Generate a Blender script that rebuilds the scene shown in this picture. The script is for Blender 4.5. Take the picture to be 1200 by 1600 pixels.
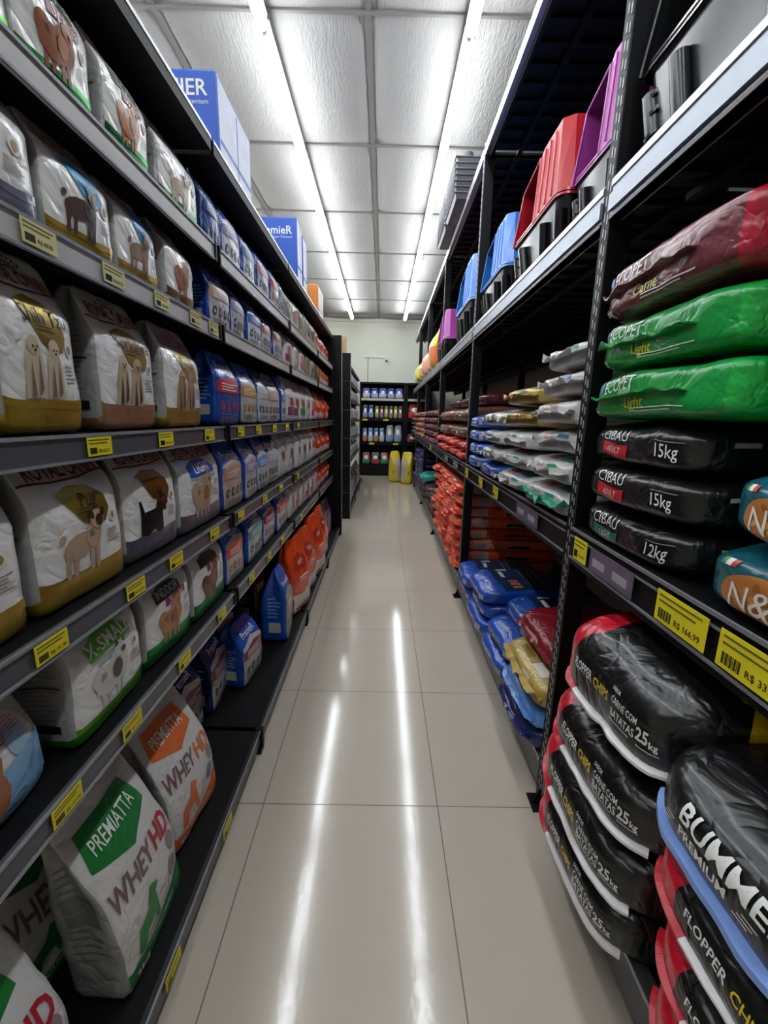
import bpy, bmesh, math, random, re
from mathutils import Vector, Matrix, noise
for o in list(bpy.data.objects): bpy.data.objects.remove(o)
SC = bpy.context.scene
COL = SC.collection
R_ = math.radians
random.seed(7)

# ------------------------------------------------------------------ camera
PITCH, YAW, ROLL, FPX = R_(12.3426), R_(.4555), R_(1.2688), 676.4
F_ = Vector((math.sin(YAW)*math.cos(PITCH), math.cos(YAW)*math.cos(PITCH), -math.sin(PITCH)))
X0 = Vector((math.cos(YAW), -math.sin(YAW), 0)); U0 = X0.cross(F_)
X1 = math.cos(ROLL)*X0 + math.sin(ROLL)*U0; U1 = -math.sin(ROLL)*X0 + math.cos(ROLL)*U0
cam = bpy.data.cameras.new('camera'); camo = bpy.data.objects.new('camera', cam); COL.objects.link(camo)
cam.sensor_fit = 'HORIZONTAL'; cam.sensor_width = 36; cam.lens = FPX/1200*36
cam.clip_start = .02; cam.clip_end = 60
m = Matrix((X1, U1, -F_)).transposed().to_4x4(); m.translation = (0, 0, 1.4)
camo.matrix_world = m
SC.camera = camo
# ------------------------------------------------------------------ world, exposure
w = bpy.data.worlds.new('world'); SC.world = w; w.use_nodes = True
w.node_tree.nodes['Background'].inputs[0].default_value = (.9, .95, 1, 1)
w.node_tree.nodes['Background'].inputs[1].default_value = .05
SC.view_settings.view_transform = 'Standard'; SC.view_settings.look = 'None'
SC.view_settings.gamma = 1; SC.view_settings.use_curve_mapping = False
SC.view_settings.exposure = 1.2
TUBE = 15.0
CEIL = 3.68
WALLY = 11.0

# ------------------------------------------------------------------ materials
MATS = {}
def lin(c):
    return tuple((x/12.92 if x <= .04045 else ((x+.055)/1.055)**2.4) for x in c)
def hexc(h):
    return lin(tuple(int(h[i:i+2], 16)/255 for i in (0, 2, 4)))
def mat(name, hx, rough=.5, metal=0, bump=0, bscale=30, coat=0, emit=0, vary=0, stretch=None, crease=False):
    if name in MATS: return MATS[name]
    m = bpy.data.materials.new(name); m.use_nodes = True
    nt = m.node_tree; b = nt.nodes['Principled BSDF']
    c = hexc(hx)+(1,)
    b.inputs['Base Color'].default_value = c
    b.inputs['Roughness'].default_value = rough; b.inputs['Metallic'].default_value = metal
    b.inputs['Coat Weight'].default_value = coat; b.inputs['Coat Roughness'].default_value = .12
    if emit:
        b.inputs['Emission Color'].default_value = c; b.inputs['Emission Strength'].default_value = emit
    if bump or vary:
        tc = nt.nodes.new('ShaderNodeTexCoord'); n = nt.nodes.new('ShaderNodeTexNoise')
        n.inputs['Scale'].default_value = bscale; n.inputs['Detail'].default_value = 2; n.inputs['Roughness'].default_value = .5
        src = tc.outputs['Object']
        if stretch:
            mp = nt.nodes.new('ShaderNodeMapping'); mp.inputs['Scale'].default_value = stretch
            nt.links.new(src, mp.inputs[0]); src = mp.outputs[0]
        nt.links.new(src, n.inputs['Vector'])
        if bump:
            bp = nt.nodes.new('ShaderNodeBump'); bp.inputs['Strength'].default_value = bump; bp.inputs['Distance'].default_value = .018 if crease else .01
            hsrc = n.outputs['Fac']
            if crease:                              # ridged noise: fine creases of plastic film
                n.inputs['Detail'].default_value = 3; n.inputs['Distortion'].default_value = .6
                a = nt.nodes.new('ShaderNodeMath'); a.operation = 'SUBTRACT'; a.inputs[1].default_value = .5; nt.links.new(hsrc, a.inputs[0])
                c_ = nt.nodes.new('ShaderNodeMath'); c_.operation = 'ABSOLUTE'; nt.links.new(a.outputs[0], c_.inputs[0]); hsrc = c_.outputs[0]
            nt.links.new(hsrc, bp.inputs['Height']); nt.links.new(bp.outputs['Normal'], b.inputs['Normal'])
        if vary:
            mx = nt.nodes.new('ShaderNodeMix'); mx.data_type = 'RGBA'
            mx.inputs['A'].default_value = tuple(x*(1-vary) for x in c[:3])+(1,); mx.inputs['B'].default_value = tuple(min(1, x*(1+vary)) for x in c[:3])+(1,)
            nt.links.new(n.outputs['Fac'], mx.inputs['Factor']); nt.links.new(mx.outputs['Result'], b.inputs['Base Color'])
    MATS[name] = m
    return m
def film(hx, rough=.28, metal=0):                 # printed plastic film of a bag
    return mat('film_%s_%d_%d' % (hx, rough*100, metal*100), hx, rough, metal, bump=1.0, bscale=11, crease=True, coat=.2)
def ink(hx): return mat('ink_'+hx, hx, .33)
def foil(hx): return mat('foil_'+hx, hx, .30, .75, bump=.35, bscale=9, crease=True)
def paper(hx): return mat('paper_'+hx, hx, .6)
BLACKM = mat('black_powder_coat', '0b0b0d', .5, bump=.04, bscale=200)
BLACKD = mat('black_shelf_board', '0d0d0f', .55, bump=.05, bscale=160)
for m_ in (BLACKM, BLACKD): m_.node_tree.nodes['Principled BSDF'].inputs['Specular IOR Level'].default_value = .22
GALV = mat('galvanised_beam', '90959e', .38, .6, vary=.12, bscale=9)
RAILG = mat('grey_price_channel', '57575d', .35, .2)
RAILW = mat('pale_price_channel', 'b9b8b6', .35)
RAILC = mat('clear_channel_edge', '9a9aa0', .25, .3)
WHITEP = mat('white_enamel', 'e8e8e4', .4)
YEL = mat('yellow_tag_paper', 'e8d81c', .5)
INK = ink('1c1a18')

# ------------------------------------------------------------------ object helpers
def link(name, me, parent=None, mats=None):
    o = bpy.data.objects.new(name, me); COL.objects.link(o)
    if parent: o.parent = parent
    if mats is not None:
        for m in mats: me.materials.append(m)
    return o
def empty(name, loc, rz=0):
    o = bpy.data.objects.new(name, None); COL.objects.link(o); o.location = loc; o.rotation_euler = (0, 0, rz)
    o.empty_display_size = .1
    return o
def tag(o, label=None, cat=None, group=None, kind=None):
    if label: o['label'] = label
    if cat: o['category'] = cat
    if group: o['group'] = group
    if kind: o['kind'] = kind
    return o
class MB:
    def __init__(s): s.v = []; s.f = []; s.m = []; s.mats = []; s.smooth = []
    def mi(s, m):
        if m not in s.mats: s.mats.append(m)
        return s.mats.index(m)
    def add(s, vs, fs, m, smooth=False):
        b = len(s.v); s.v += [tuple(v) for v in vs]; i = s.mi(m)
        for f in fs: s.f.append(tuple(b+k for k in f)); s.m.append(i); s.smooth.append(smooth)
    def box(s, lo, hi, m, top=None, bevel=0):
        x0, y0, z0 = lo; x1, y1, z1 = hi
        t = top or (0, 0)
        vs = [(x0, y0, z0), (x1, y0, z0), (x1, y1, z0), (x0, y1, z0), (x0+t[0], y0+t[1], z1), (x1-t[0], y0+t[1], z1), (x1-t[0], y1-t[1], z1), (x0+t[0], y1-t[1], z1)]
        s.add(vs, [(0, 3, 2, 1), (4, 5, 6, 7), (0, 1, 5, 4), (1, 2, 6, 5), (2, 3, 7, 6), (3, 0, 4, 7)], m)
    def prism(s, prof, a, b, axis, m):             # profile in the two other axes, extruded a..b on axis
        n = len(prof)
        def P(t, p):
            if axis == 1: return (p[0], t, p[1])
            if axis == 0: return (t, p[0], p[1])
            return (p[0], p[1], t)
        vs = [P(a, p) for p in prof]+[P(b, p) for p in prof]
        fs = [tuple(range(n)), tuple(range(2*n-1, n-1, -1))]+[(i, i+n, (i+1) % n+n, (i+1) % n) for i in range(n)]
        s.add(vs, fs, m)
    def tube(s, p, q, r, m, n=10, r2=None, cap=True):
        p = Vector(p); q = Vector(q); d = (q-p).normalized()
        a = d.orthogonal().normalized(); b = d.cross(a); r2 = r if r2 is None else r2
        vs = [p+(a*math.cos(2*math.pi*k/n)+b*math.sin(2*math.pi*k/n))*r for k in range(n)]
        vs += [q+(a*math.cos(2*math.pi*k/n)+b*math.sin(2*math.pi*k/n))*r2 for k in range(n)]
        s.add(vs, [(k, (k+1) % n, (k+1) % n+n, k+n) for k in range(n)], m, True)
        if cap: s.add(vs, [tuple(range(n-1, -1, -1)), tuple(range(n, 2*n))], m)
    def mesh(s, name, fix=True):
        me = bpy.data.meshes.new(name); me.from_pydata(s.v, [], s.f)
        for m in s.mats: me.materials.append(m)
        me.polygons.foreach_set('material_index', s.m); me.polygons.foreach_set('use_smooth', s.smooth)
        me.update()
        if fix:
            bm = bmesh.new(); bm.from_mesh(me); bmesh.ops.recalc_face_normals(bm, faces=bm.faces); bm.to_mesh(me); bm.free()
        return me
    def build(s, name, parent=None): return link(name, s.mesh(name), parent)
def bevel(o, w=.004, seg=2):
    md = o.modifiers.new('bevel', 'BEVEL'); md.width = w; md.segments = seg; md.limit_method = 'ANGLE'
    return o
def copy_tree(o, parent=None):
    c = o.copy(); COL.objects.link(c)
    if parent: c.parent = parent
    for ch in KIDS(o): copy_tree(ch, c)
    return c
def KIDS(o): return [x for x in COL.objects if x.parent == o] if o.type == 'EMPTY' or o.get('haskids') else []

# ------------------------------------------------------------------ text cache
TXT = {}
def text_geo(s, bold=0.0):
    k = (s, bold)
    if k in TXT: return TXT[k]
    cu = bpy.data.curves.new('t', 'FONT'); cu.body = s; cu.size = 1; cu.offset = bold; cu.resolution_u = 2
    ob = bpy.data.objects.new('t', cu); COL.objects.link(ob)
    dg = bpy.context.evaluated_depsgraph_get(); me = bpy.data.meshes.new_from_object(ob.evaluated_get(dg))
    vs = [(v.co.x, v.co.y) for v in me.vertices]; fs = [tuple(p.vertices) for p in me.polygons]
    xs = [v[0] for v in vs] or [0, 1]; ys = [v[1] for v in vs] or [0, 1]
    TXT[k] = (vs, fs, min(xs), max(xs), min(ys), max(ys))
    bpy.data.objects.remove(ob); bpy.data.curves.remove(cu); bpy.data.meshes.remove(me)
    return TXT[k]

# ------------------------------------------------------------------ bag body: a rounded block of six grids
FACES = {'front': (Vector((1, 0, 0)), Vector((0, 0, 1)), Vector((0, -1, 0))),
         'back': (Vector((-1, 0, 0)), Vector((0, 0, 1)), Vector((0, 1, 0))),
         'right': (Vector((0, 1, 0)), Vector((0, 0, 1)), Vector((1, 0, 0))),
         'left': (Vector((0, -1, 0)), Vector((0, 0, 1)), Vector((-1, 0, 0))),
         'top': (Vector((1, 0, 0)), Vector((0, 1, 0)), Vector((0, 0, 1))),
         'bottom': (Vector((1, 0, 0)), Vector((0, -1, 0)), Vector((0, 0, -1)))}
class Bag:
    """six-grid rounded block: local -Y is the printed front, +X the front's right, +Z up, origin at bottom centre"""
    def __init__(s, W, D, H, n=6, res=(14, 8, 16), shape=None, amp=.004, freq=9, seed=0, matfn=None):
        s.W, s.D, s.H = W, D, H; nx, ny, nz = res
        cnt = {'front': (nx, nz), 'back': (nx, nz), 'right': (ny, nz), 'left': (ny, nz), 'top': (nx, ny), 'bottom': (nx, ny)}
        s.size = {'front': (W, H), 'back': (W, H), 'right': (D, H), 'left': (D, H), 'top': (W, D), 'bottom': (W, D)}
        s.grid = {}; s.cnt = cnt; s.mb = MB(); key = {}; off = Vector((seed*3.1, seed*1.7, seed*.9))
        for fn, (a, b, c) in FACES.items():
            nu, nv = cnt[fn]; g = []
            for j in range(nv+1):
                row = []
                for i in range(nu+1):
                    p = c+a*(2*i/nu-1)+b*(2*j/nv-1)
                    k = (round(p.x, 4), round(p.y, 4), round(p.z, 4))
                    if k not in key:
                        q = p/((abs(p.x)**n+abs(p.y)**n+abs(p.z)**n)**(1/n))
                        P = shape(q, s) if shape else Vector((q.x*W/2, q.y*D/2, (q.z+1)*H/2))
                        if amp:
                            fl = min(1, max(0, (P.z)/.03))
                            nv_ = noise.noise_vector(P*freq+off)+.5*noise.noise_vector(P*freq*2.3+off)
                            # long creases as well as soft dents
                            r1 = abs(noise.noise((P*freq*1.1)+off*2)); cr = (.25-min(r1, .25))*1.2
                            d = nv_*amp; d.z *= fl
                            P = P+d+q.normalized()*cr*amp*fl
                        key[k] = (len(s.mb.v), P); s.mb.v.append(tuple(P))
                    row.append(key[k])
                g.append(row)
            s.grid[fn] = [[x[1] for x in r] for r in g]
            for j in range(nv):
                for i in range(nu):
                    m = matfn(fn, (i+.5)/nu, (j+.5)/nv)
                    s.mb.f.append((g[j][i][0], g[j][i+1][0], g[j+1][i+1][0], g[j+1][i][0])); s.mb.m.append(s.mb.mi(m)); s.mb.smooth.append(True)
        s.pr = MB()
    def P(s, fn, u, v, e):
        nu, nv = s.cnt[fn]; g = s.grid[fn]
        u = min(max(u, 0), 1)*nu; v = min(max(v, 0), 1)*nv
        i = min(int(u), nu-1); j = min(int(v), nv-1); a = u-i; b = v-j
        p0, p1, p2, p3 = g[j][i], g[j][i+1], g[j+1][i+1], g[j+1][i]
        p = p0*(1-a)*(1-b)+p1*a*(1-b)+p2*a*b+p3*(1-a)*b
        nrm = (p1-p0+p2-p3).cross(p3-p0+p2-p1)
        if nrm.length > 1e-12: nrm.normalize()
        return p+nrm*e
    def shape2d(s, fn, vs, fs, m, layer=1):        # vs in face fractions
        us = [v[0] for v in vs]; ws = [v[1] for v in vs]
        if not us: return
        bm = bmesh.new(); bv = [bm.verts.new((x, y, 0)) for x, y in vs]
        for f in fs:
            try: bm.faces.new([bv[k] for k in f])
            except ValueError: pass
        nu, nv = s.cnt[fn]
        for n_, ax, lo, hi in ((nu, 0, min(us), max(us)), (nv, 1, min(ws), max(ws))):
            for k in range(0, n_+1):
                t = k/n_
                if lo < t < hi:
                    co = Vector((0, 0, 0)); co[ax] = t; no = Vector((0, 0, 0)); no[ax] = 1
                    bmesh.ops.bisect_plane(bm, geom=bm.verts[:]+bm.edges[:]+bm.faces[:], plane_co=co, plane_no=no, clear_inner=(k == 0), clear_outer=(k == n_), dist=1e-6)
        bm.verts.index_update()
        s.pr.add([s.P(fn, v.co.x, v.co.y, .0007*layer+.0003) for v in bm.verts], [tuple(v.index for v in f.verts) for f in bm.faces], m, True)
        bm.free()
    def poly(s, fn, pts, m, layer=1): s.shape2d(fn, pts, [tuple(range(len(pts)))], m, layer)
    def rect(s, fn, x0, y0, x1, y1, m, layer=1): s.poly(fn, [(x0, y0), (x1, y0), (x1, y1), (x0, y1)], m, layer)
    def ell(s, fn, cx, cy, rx, ry, m, layer=1, n=18, rot=0):
        W, H = s.size[fn]; c, sn = math.cos(rot), math.sin(rot)
        pts = []
        for k in range(n):
            x = rx*math.cos(2*math.pi*k/n); y = ry*math.sin(2*math.pi*k/n)
            pts.append((cx+(x*c-y*sn)/W, cy+(x*sn+y*c)/H))   # rx, ry in metres
        s.poly(fn, pts, m, layer)
    def text(s, fn, st, cx, cy, h, m, layer=2, sx=1.0, bold=.0, rot=0, shear=0, left=False):
        vs, fs, x0, x1, y0, y1 = text_geo(st, bold)
        W, H = s.size[fn]; k = h/.7; ox = x0 if left else (x0+x1)/2
        c, sn = math.cos(rot), math.sin(rot); out = []
        for x, y in vs:
            X = (x-ox+shear*y)*k*sx; Y = (y-.35)*k
            out.append((cx+(X*c-Y*sn)/W, cy+(X*sn+Y*c)/H))
        s.shape2d(fn, out, fs, m, layer)
    def lines(s, fn, x0, y0, x1, n, dy, h, m, seed=0, layer=1):   # lines of small print, as thin bars
        rr = random.Random(seed)
        for k in range(n):
            xe = x0+(x1-x0)*rr.uniform(.6, 1); y = y0-k*dy
            s.rect(fn, x0, y, xe, y+h, m, layer)
    def strip(s, fn, v, u0, u1, out, th, m, mb, wob=.003, seed=0, n=24):    # a seam or flap standing off the surface
        ring = []
        for k in range(n+1):
            u = u0+(u1-u0)*k/n; a = s.P(fn, u, v, -.003); b = s.P(fn, u, v, out)
            b.z += wob*noise.noise(Vector((u*9, seed, 0)))*3
            ring.append((a, b))
        vs = []
        for a, b in ring: vs += [a+Vector((0, 0, th/2)), b+Vector((0, 0, th/2)), b-Vector((0, 0, th/2)), a-Vector((0, 0, th/2))]
        fs = []
        for k in range(n):
            q = 4*k
            for e in range(4): fs.append((q+e, q+(e+1) % 4, q+4+(e+1) % 4, q+4+e))
        fs += [(0, 1, 2, 3), (4*n+3, 4*n+2, 4*n+1, 4*n)]
        mb.add(vs, fs, m, False)
    def make(s, name, prn='printed_design'):
        o = link(name, s.mb.mesh(name, False)); o['haskids'] = 1
        if s.pr.v: link(prn, s.pr.mesh(prn, False), o)
        return o

def smooth(t): t = min(1, max(0, t)); return t*t*(3-2*t)
def standing(top=.10, gus=.02, bulge=.012, start=.35, back=.0, fold=0, squash=1.0):
    def fn(q, s):
        t = (q.z+1)/2
        g = 1-(1-top)*smooth((t-start)/(1.02-start))
        x = q.x*s.W/2*(1-.03*t-.04*smooth((t-.8)/.2)); y = q.y*s.D/2*g
        y += back*t*t
        y -= bulge*(1-q.x*q.x)*math.sin(math.pi*min(1, t*1.1))*(1 if q.y < 0 else -.6)
        if abs(q.x) > .8: x -= math.copysign(gus*(1-min(1, abs(q.y)))*t, q.x)
        return Vector((x, y, t*s.H))
    return fn
def lying(flat=.2, e=.06, taper=0.0, skew=0.0):
    """filled sack on its side: full middle, slightly thinner ends, rests flat below"""
    def fn(q, s):
        th = 1-flat*abs(q.y)**4-e*abs(q.x)**4
        if q.y < 0: th *= 1-taper*smooth(-q.y*2.2-1.2)
        z = s.H*(.5*(1-(1-th)*.5))+q.z*s.H/2*th
        x = q.x*s.W/2*(1-.03*abs(q.y)**3)
        return Vector((x, q.y*s.D/2, max(0, z)+skew*q.x))
    return fn

# ------------------------------------------------------------------ room
def shader_floor():
    m = bpy.data.materials.new('porcelain_tile_floor'); m.use_nodes = True; nt = m.node_tree; b = nt.nodes['Principled BSDF']
    N = nt.nodes.new; L = nt.links.new
    tc = N('ShaderNodeTexCoord'); sp = N('ShaderNodeSeparateXYZ'); L(tc.outputs['Object'], sp.inputs[0])
    def M(op, a, bb=None):
        n = N('ShaderNodeMath'); n.operation = op
        for i, x in enumerate((a, bb)):
            if x is None: continue
            if isinstance(x, (int, float)): n.inputs[i].default_value = x
            else: L(x, n.inputs[i])
        return n.outputs[0]
    def seam(sock, o, p):
        t = M('DIVIDE', M('SUBTRACT', sock, o), p); fr = M('FRACT', t); d = M('MINIMUM', fr, M('SUBTRACT', 1.0, fr))
        return M('LESS_THAN', d, .0018/p)
    g = M('MAXIMUM', seam(sp.outputs[0], -.4088-6.412, .6412), seam(sp.outputs[1], 1.33-6.762, .6762))
    n1 = N('ShaderNodeTexNoise'); n1.inputs['Scale'].default_value = 2.2; n1.inputs['Detail'].default_value = 3; L(tc.outputs['Object'], n1.inputs[0])
    mx = N('ShaderNodeMix'); mx.data_type = 'RGBA'; mx.inputs['A'].default_value = hexc('b5aa9c')+(1,); mx.inputs['B'].default_value = hexc('beb4a6')+(1,)
    L(n1.outputs['Fac'], mx.inputs['Factor'])
    mx2 = N('ShaderNodeMix'); mx2.data_type = 'RGBA'; L(g, mx2.inputs['Factor']); L(mx.outputs['Result'], mx2.inputs['A']); mx2.inputs['B'].default_value = hexc('6a5f55')+(1,)
    L(mx2.outputs['Result'], b.inputs['Base Color'])
    n2 = N('ShaderNodeTexNoise'); n2.inputs['Scale'].default_value = 70; n2.inputs['Detail'].default_value = 2; L(tc.outputs['Object'], n2.inputs[0])
    rr = N('ShaderNodeMapRange'); rr.inputs['To Min'].default_value = .07; rr.inputs['To Max'].default_value = .13; L(n2.outputs['Fac'], rr.inputs[0])
    ro = M('ADD', rr.outputs[0], M('MULTIPLY', g, .4)); L(ro, b.inputs['Roughness'])
    bp = N('ShaderNodeBump'); bp.inputs['Strength'].default_value = .06; bp.inputs['Distance'].default_value = .002
    L(n2.outputs['Fac'], bp.inputs['Height']); L(bp.outputs['Normal'], b.inputs['Normal'])
    b.inputs['Specular IOR Level'].default_value = .5
    return m
XL, XR, YB = -5.2, 2.05, -4.0
mb = MB(); mb.box((XL, YB, -.1), (XR, WALLY+.1, 0), shader_floor()); tag(mb.build('floor'), kind='structure')
wallm = mat('painted_wall', 'dedfd1', .7, bump=.05, bscale=60)
wallr = mat('painted_side_wall', 'a89c90', .8)
for nm, lo, hi, mm in (('wall_back', (XL, WALLY, 0), (XR, WALLY+.12, CEIL+.2), wallm), ('wall_left', (XL-.12, YB, 0), (XL, WALLY+.12, CEIL+.2), wallm),
                       ('wall_right', (XR, YB, 0), (XR+.12, WALLY+.12, CEIL+.2), wallr), ('wall_front', (XL, YB-.12, 0), (XR, YB, CEIL+.2), wallm)):
    mb = MB(); mb.box(lo, hi, mm); tag(mb.build(nm), kind='structure')
# ceiling of padded panels hung between thin bars
cm = mat('embossed_ceiling_film', '94928f', .8, bump=.5, bscale=16, stretch=(5.5, 1, 1))
CX0, CP, CY0 = -.13, 1.235, 3.046
mb = MB(); xs = []; ys = []
k = -5
while CX0+k*CP < XR+CP: xs.append(CX0+k*CP); k += 1
ys = [CY0+k*1.25 for k in range(-6, 7)]+[WALLY-.02]
NS = 10
for i in range(len(xs)-1):
    for j in range(len(ys)-1):
        g = []
        for b in range(NS+1):
            for a in range(NS+1):
                u = a/NS; v = b/NS; du = min(u, 1-u)*1.2; dv = min(v, 1-v)*1.2
                z = CEIL-.030*(1-math.exp(-du*14))*(1-math.exp(-dv*14))-.012*math.sin(math.pi*u)*math.sin(math.pi*v)
                g.append((xs[i]+(xs[i+1]-xs[i])*u, ys[j]+(ys[j+1]-ys[j])*v, z))
        mb.add(g, [(b*(NS+1)+a, (b+1)*(NS+1)+a, (b+1)*(NS+1)+a+1, b*(NS+1)+a+1) for b in range(NS) for a in range(NS)], cm, True)
ce = link('ceiling', mb.mesh('ceiling', False)); tag(ce, kind='structure')
mb = MB(); mb.box((XL, YB, CEIL+.02), (XR, WALLY, CEIL+.1), cm); tag(mb.build('ceiling'), kind='structure')
barm = mat('ceiling_bar', '6f6b67', .6); n = 1
for x in xs[1:-1]:
    if x > XL and x < XR:
        mb = MB(); mb.box((x-.016, YB, CEIL-.012), (x+.016, WALLY, CEIL+.004), barm); tag(mb.build('trim_%d' % n), kind='structure'); n += 1
for y in ys[1:-1]:
    mb = MB(); mb.box((XL, y-.010, CEIL-.016), (XR, y+.010, CEIL+.004), barm); tag(mb.build('trim_%d' % n), kind='structure'); n += 1
mb = MB(); mb.box((XL, WALLY-.05, CEIL-.09), (XR, WALLY, CEIL), mat('cornice', 'c9c6bb', .6)); tag(mb.build('trim_%d' % n), kind='structure')
ORD = ['nearest', 'second', 'third', 'fourth', 'fifth', 'sixth', 'seventh', 'eighth', 'ninth', 'tenth', 'eleventh', 'twelfth', 'thirteenth', 'fourteenth', 'fifteenth', 'sixteenth', 'seventeenth', 'eighteenth', 'nineteenth', 'twentieth', 'twenty-first', 'twenty-second']
# tube lights
tubem = mat('lit_tube', 'f4faff', .5, emit=TUBE)
def tube_light():
    o = empty('tube_light', (0, 0, 0))
    mb = MB(); mb.tube((0, .05, -.064), (0, 1.18, -.064), .033, tubem, 12); mb.build('glass_tube', o)
    mb = MB(); mb.box((-.022, .03, -.030), (.022, 1.20, 0), WHITEP, top=(-.004, 0)); mb.build('housing', o)
    for y in (.25, .95):
        mb = MB(); mb.tube((0, y, 0), (0, y, .10), .006, mat('socket_plastic', '8f8f8a', .4)); mb.build('hanger', o)
    for y in (.02, 1.18):
        mb = MB(); mb.box((-.016, y, -.082), (.016, y+.022, -.01), mat('socket_plastic', '8f8f8a', .4)); mb.build('socket', o)
    return o
tl = None
for li, (x, nm) in enumerate(((-.738, 'left'), (.464, 'right'), (-2.0, 'hidden far left'))):  # third row is out of view, kept to light the left side
    for k in range(-4, 6):
        y = CY0+k*1.25
        if li == 2 and k in (-4, 5): continue
        o = tl = tube_light() if tl is None else copy_tree(tl)
        o.location = (x*.965, y*.965+.01, CEIL-.105)
        d = k+2
        if li == 2: lab = 'lit tube light in the ceiling row over the neighbouring aisle, behind the left shelves'
        elif k < 1: lab = 'lit white tube light, ceiling row on the %s, over the near end of the aisle' % nm if k < 0 else 'longest looking lit tube light of the %s ceiling row, nearest whole one' % nm
        else: lab = 'lit white tube light, %s beyond the nearest whole one in the %s ceiling row' % (['', 'first', 'second', 'third', 'fourth', 'fifth'][k], nm)
        tag(o, lab, 'ceiling light', 'tube lights in rows on the ceiling')
# small fittings on the back wall
mb = MB(); mb.box((-.46, WALLY-.03, 2.80), (.02, WALLY, 2.835), WHITEP); mb.tube((-.38, WALLY-.015, 2.2), (-.38, WALLY-.015, 2.80), .008, mat('grey_conduit', '9a9a90', .5)); tag(mb.build('cable_duct'), 'thin white cable duct and grey pipe on the end wall', 'cable duct')
sc_ = empty('security_camera', (.06, WALLY, 2.74)); mb = MB(); mb.tube((0, 0, .03), (0, -.05, .02), .022, WHITEP); mb.build('mount', sc_)
mb = MB(); mb.tube((0, -.04, .01), (0, -.13, -.02), .028, WHITEP, r2=.026); mb.build('housing', sc_)
mb = MB(); mb.tube((0, -.128, -.02), (0, -.137, -.023), .022, INK); mb.build('lens', sc_)
tag(sc_, 'small white camera with dark lens high on the end wall', 'security camera')

# ------------------------------------------------------------------ left gondola shelving
GX = -.565; GB = -.49; BACK = -1.0
DECK = {1: 1.945, 2: 1.695, 3: 1.355, 4: 1.025, 5: .72}
JY = [.45, 1.60, 2.75, 3.90, 5.05]
def gondola(y0, y1, gx, gb, back, decks, zt, ztop, label, top_label=True, rails=None):
    o = empty('shelving_unit', (0, y0, 0)); L = y1-y0; g = .012
    mb = MB(); mb.box((back-.02, 0, .05), (back, L, ztop), BLACKM)
    for k in range(1, 8): mb.box((back, 0, .05+k*ztop/8), (back+.004, L, .055+k*ztop/8), BLACKD)
    mb.build('back_panel', o)
    for y in (.008, L-.008):
        mb = MB(); mb.box((back-.01, y-.006, 0), (back+.05, y+.006, ztop), BLACKM); mb.build('upright', o)
    for i, z in decks.items():
        mb = MB(); mb.box((back, g, z-.028), (gx-.006, L-g, z), BLACKD)
        for y in (g, L-g-.004): mb.add([(back, y, z-.16), (back, y, z), (gx-.02, y, z), (gx-.02, y, z-.04), (back, y+.004, z-.16), (back, y+.004, z), (gx-.02, y+.004, z), (gx-.02, y+.004, z-.04)],
            [(0, 1, 2, 3), (7, 6, 5, 4), (0, 4, 5, 1), (1, 5, 6, 2), (2, 6, 7, 3), (3, 7, 4, 0)], BLACKM)
        sh = mb.build('shelf', o); sh['haskids'] = 1
        rm = (rails or {}).get(i, RAILG)
        mb = MB(); mb.box((gx-.008, g, z-.048), (gx, L-g, z+.002), rm); mb.box((gx, g, z-.004), (gx+.004, L-g, z+.002), RAILC); mb.box((gx, g, z-.050), (gx+.004, L-g, z-.045), RAILC)
        r = mb.build('price_rail', sh)
        for y in (g, L-g-.012):
            mb = MB(); mb.box((gx-.010, y, z-.052), (gx+.006, y+.012, z+.006), BLACKM); mb.build('rail_end_cap', sh)
    mb = MB(); mb.box((back, g, ztop-.035), (gx, L-g, ztop), BLACKD); mb.box((gx-.004, g, ztop-.036), (gx+.004, L-g, ztop+.004), BLACKM); mb.box((gx-.004, g, ztop-.004), (gx+.006, L-g, ztop+.006), RAILC); mb.build('top_shelf', o)
    mb = MB(); mb.box((back, g, .04), (gb-.01, L-g, .095), BLACKD); bs = mb.build('base_shelf', o); bs['haskids'] = 1
    mb = MB(); mb.box((gb-.012, g, .038), (gb, L-g, .098), mat('charcoal_base_rail', '2c2c2f', .35)); mb.box((gb, g, .092), (gb+.004, L-g, .098), RAILC); mb.build('base_rail', bs)
    mb = MB(); mb.box((back, L-.03, 0), (gb-.06, L+.01, .045), BLACKM); mb.box((gb-.07, L-.035, 0), (gb+.008, L+.012, .02), BLACKM); mb.box((gb-.02, L-.012, .02), (gb+.01, L+.012, .10), BLACKM); mb.build('foot', o)
    return tag(o, label, 'shelving')
rl = {1: RAILW, 2: RAILW}
GN = ['black metal shelving unit nearest the camera on the left, holding large white bags', 'second black shelving unit on the left aisle side, holding white and gold bags', 'third black shelving unit on the left, holding mostly blue and white bags', 'last shelving unit of the long left run, with orange bags at its end']
zt = {1: 2.25, 2: 2.25, 3: 2.25, 4: 2.25}
for k in range(4): gondola(JY[k], JY[k+1], GX, GB, BACK, DECK, None, 2.25, GN[k], rails=rl)
mb = MB(); mb.box((BACK-.02, 5.06, 0), (GB+.02, 5.10, 2.27), BLACKM); mb.box((GB+.02, 5.058, 0), (GB+.026, 5.102, 2.27), mat('worn_edge', '8f8f8c', .4))
for k in range(1, 6): mb.box((BACK, 5.0985, k*.38), (GB, 5.102, k*.38+.004), RAILC)
tag(mb.build('end_panel'), 'tall black end panel closing the long left shelving run', 'end panel')
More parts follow.
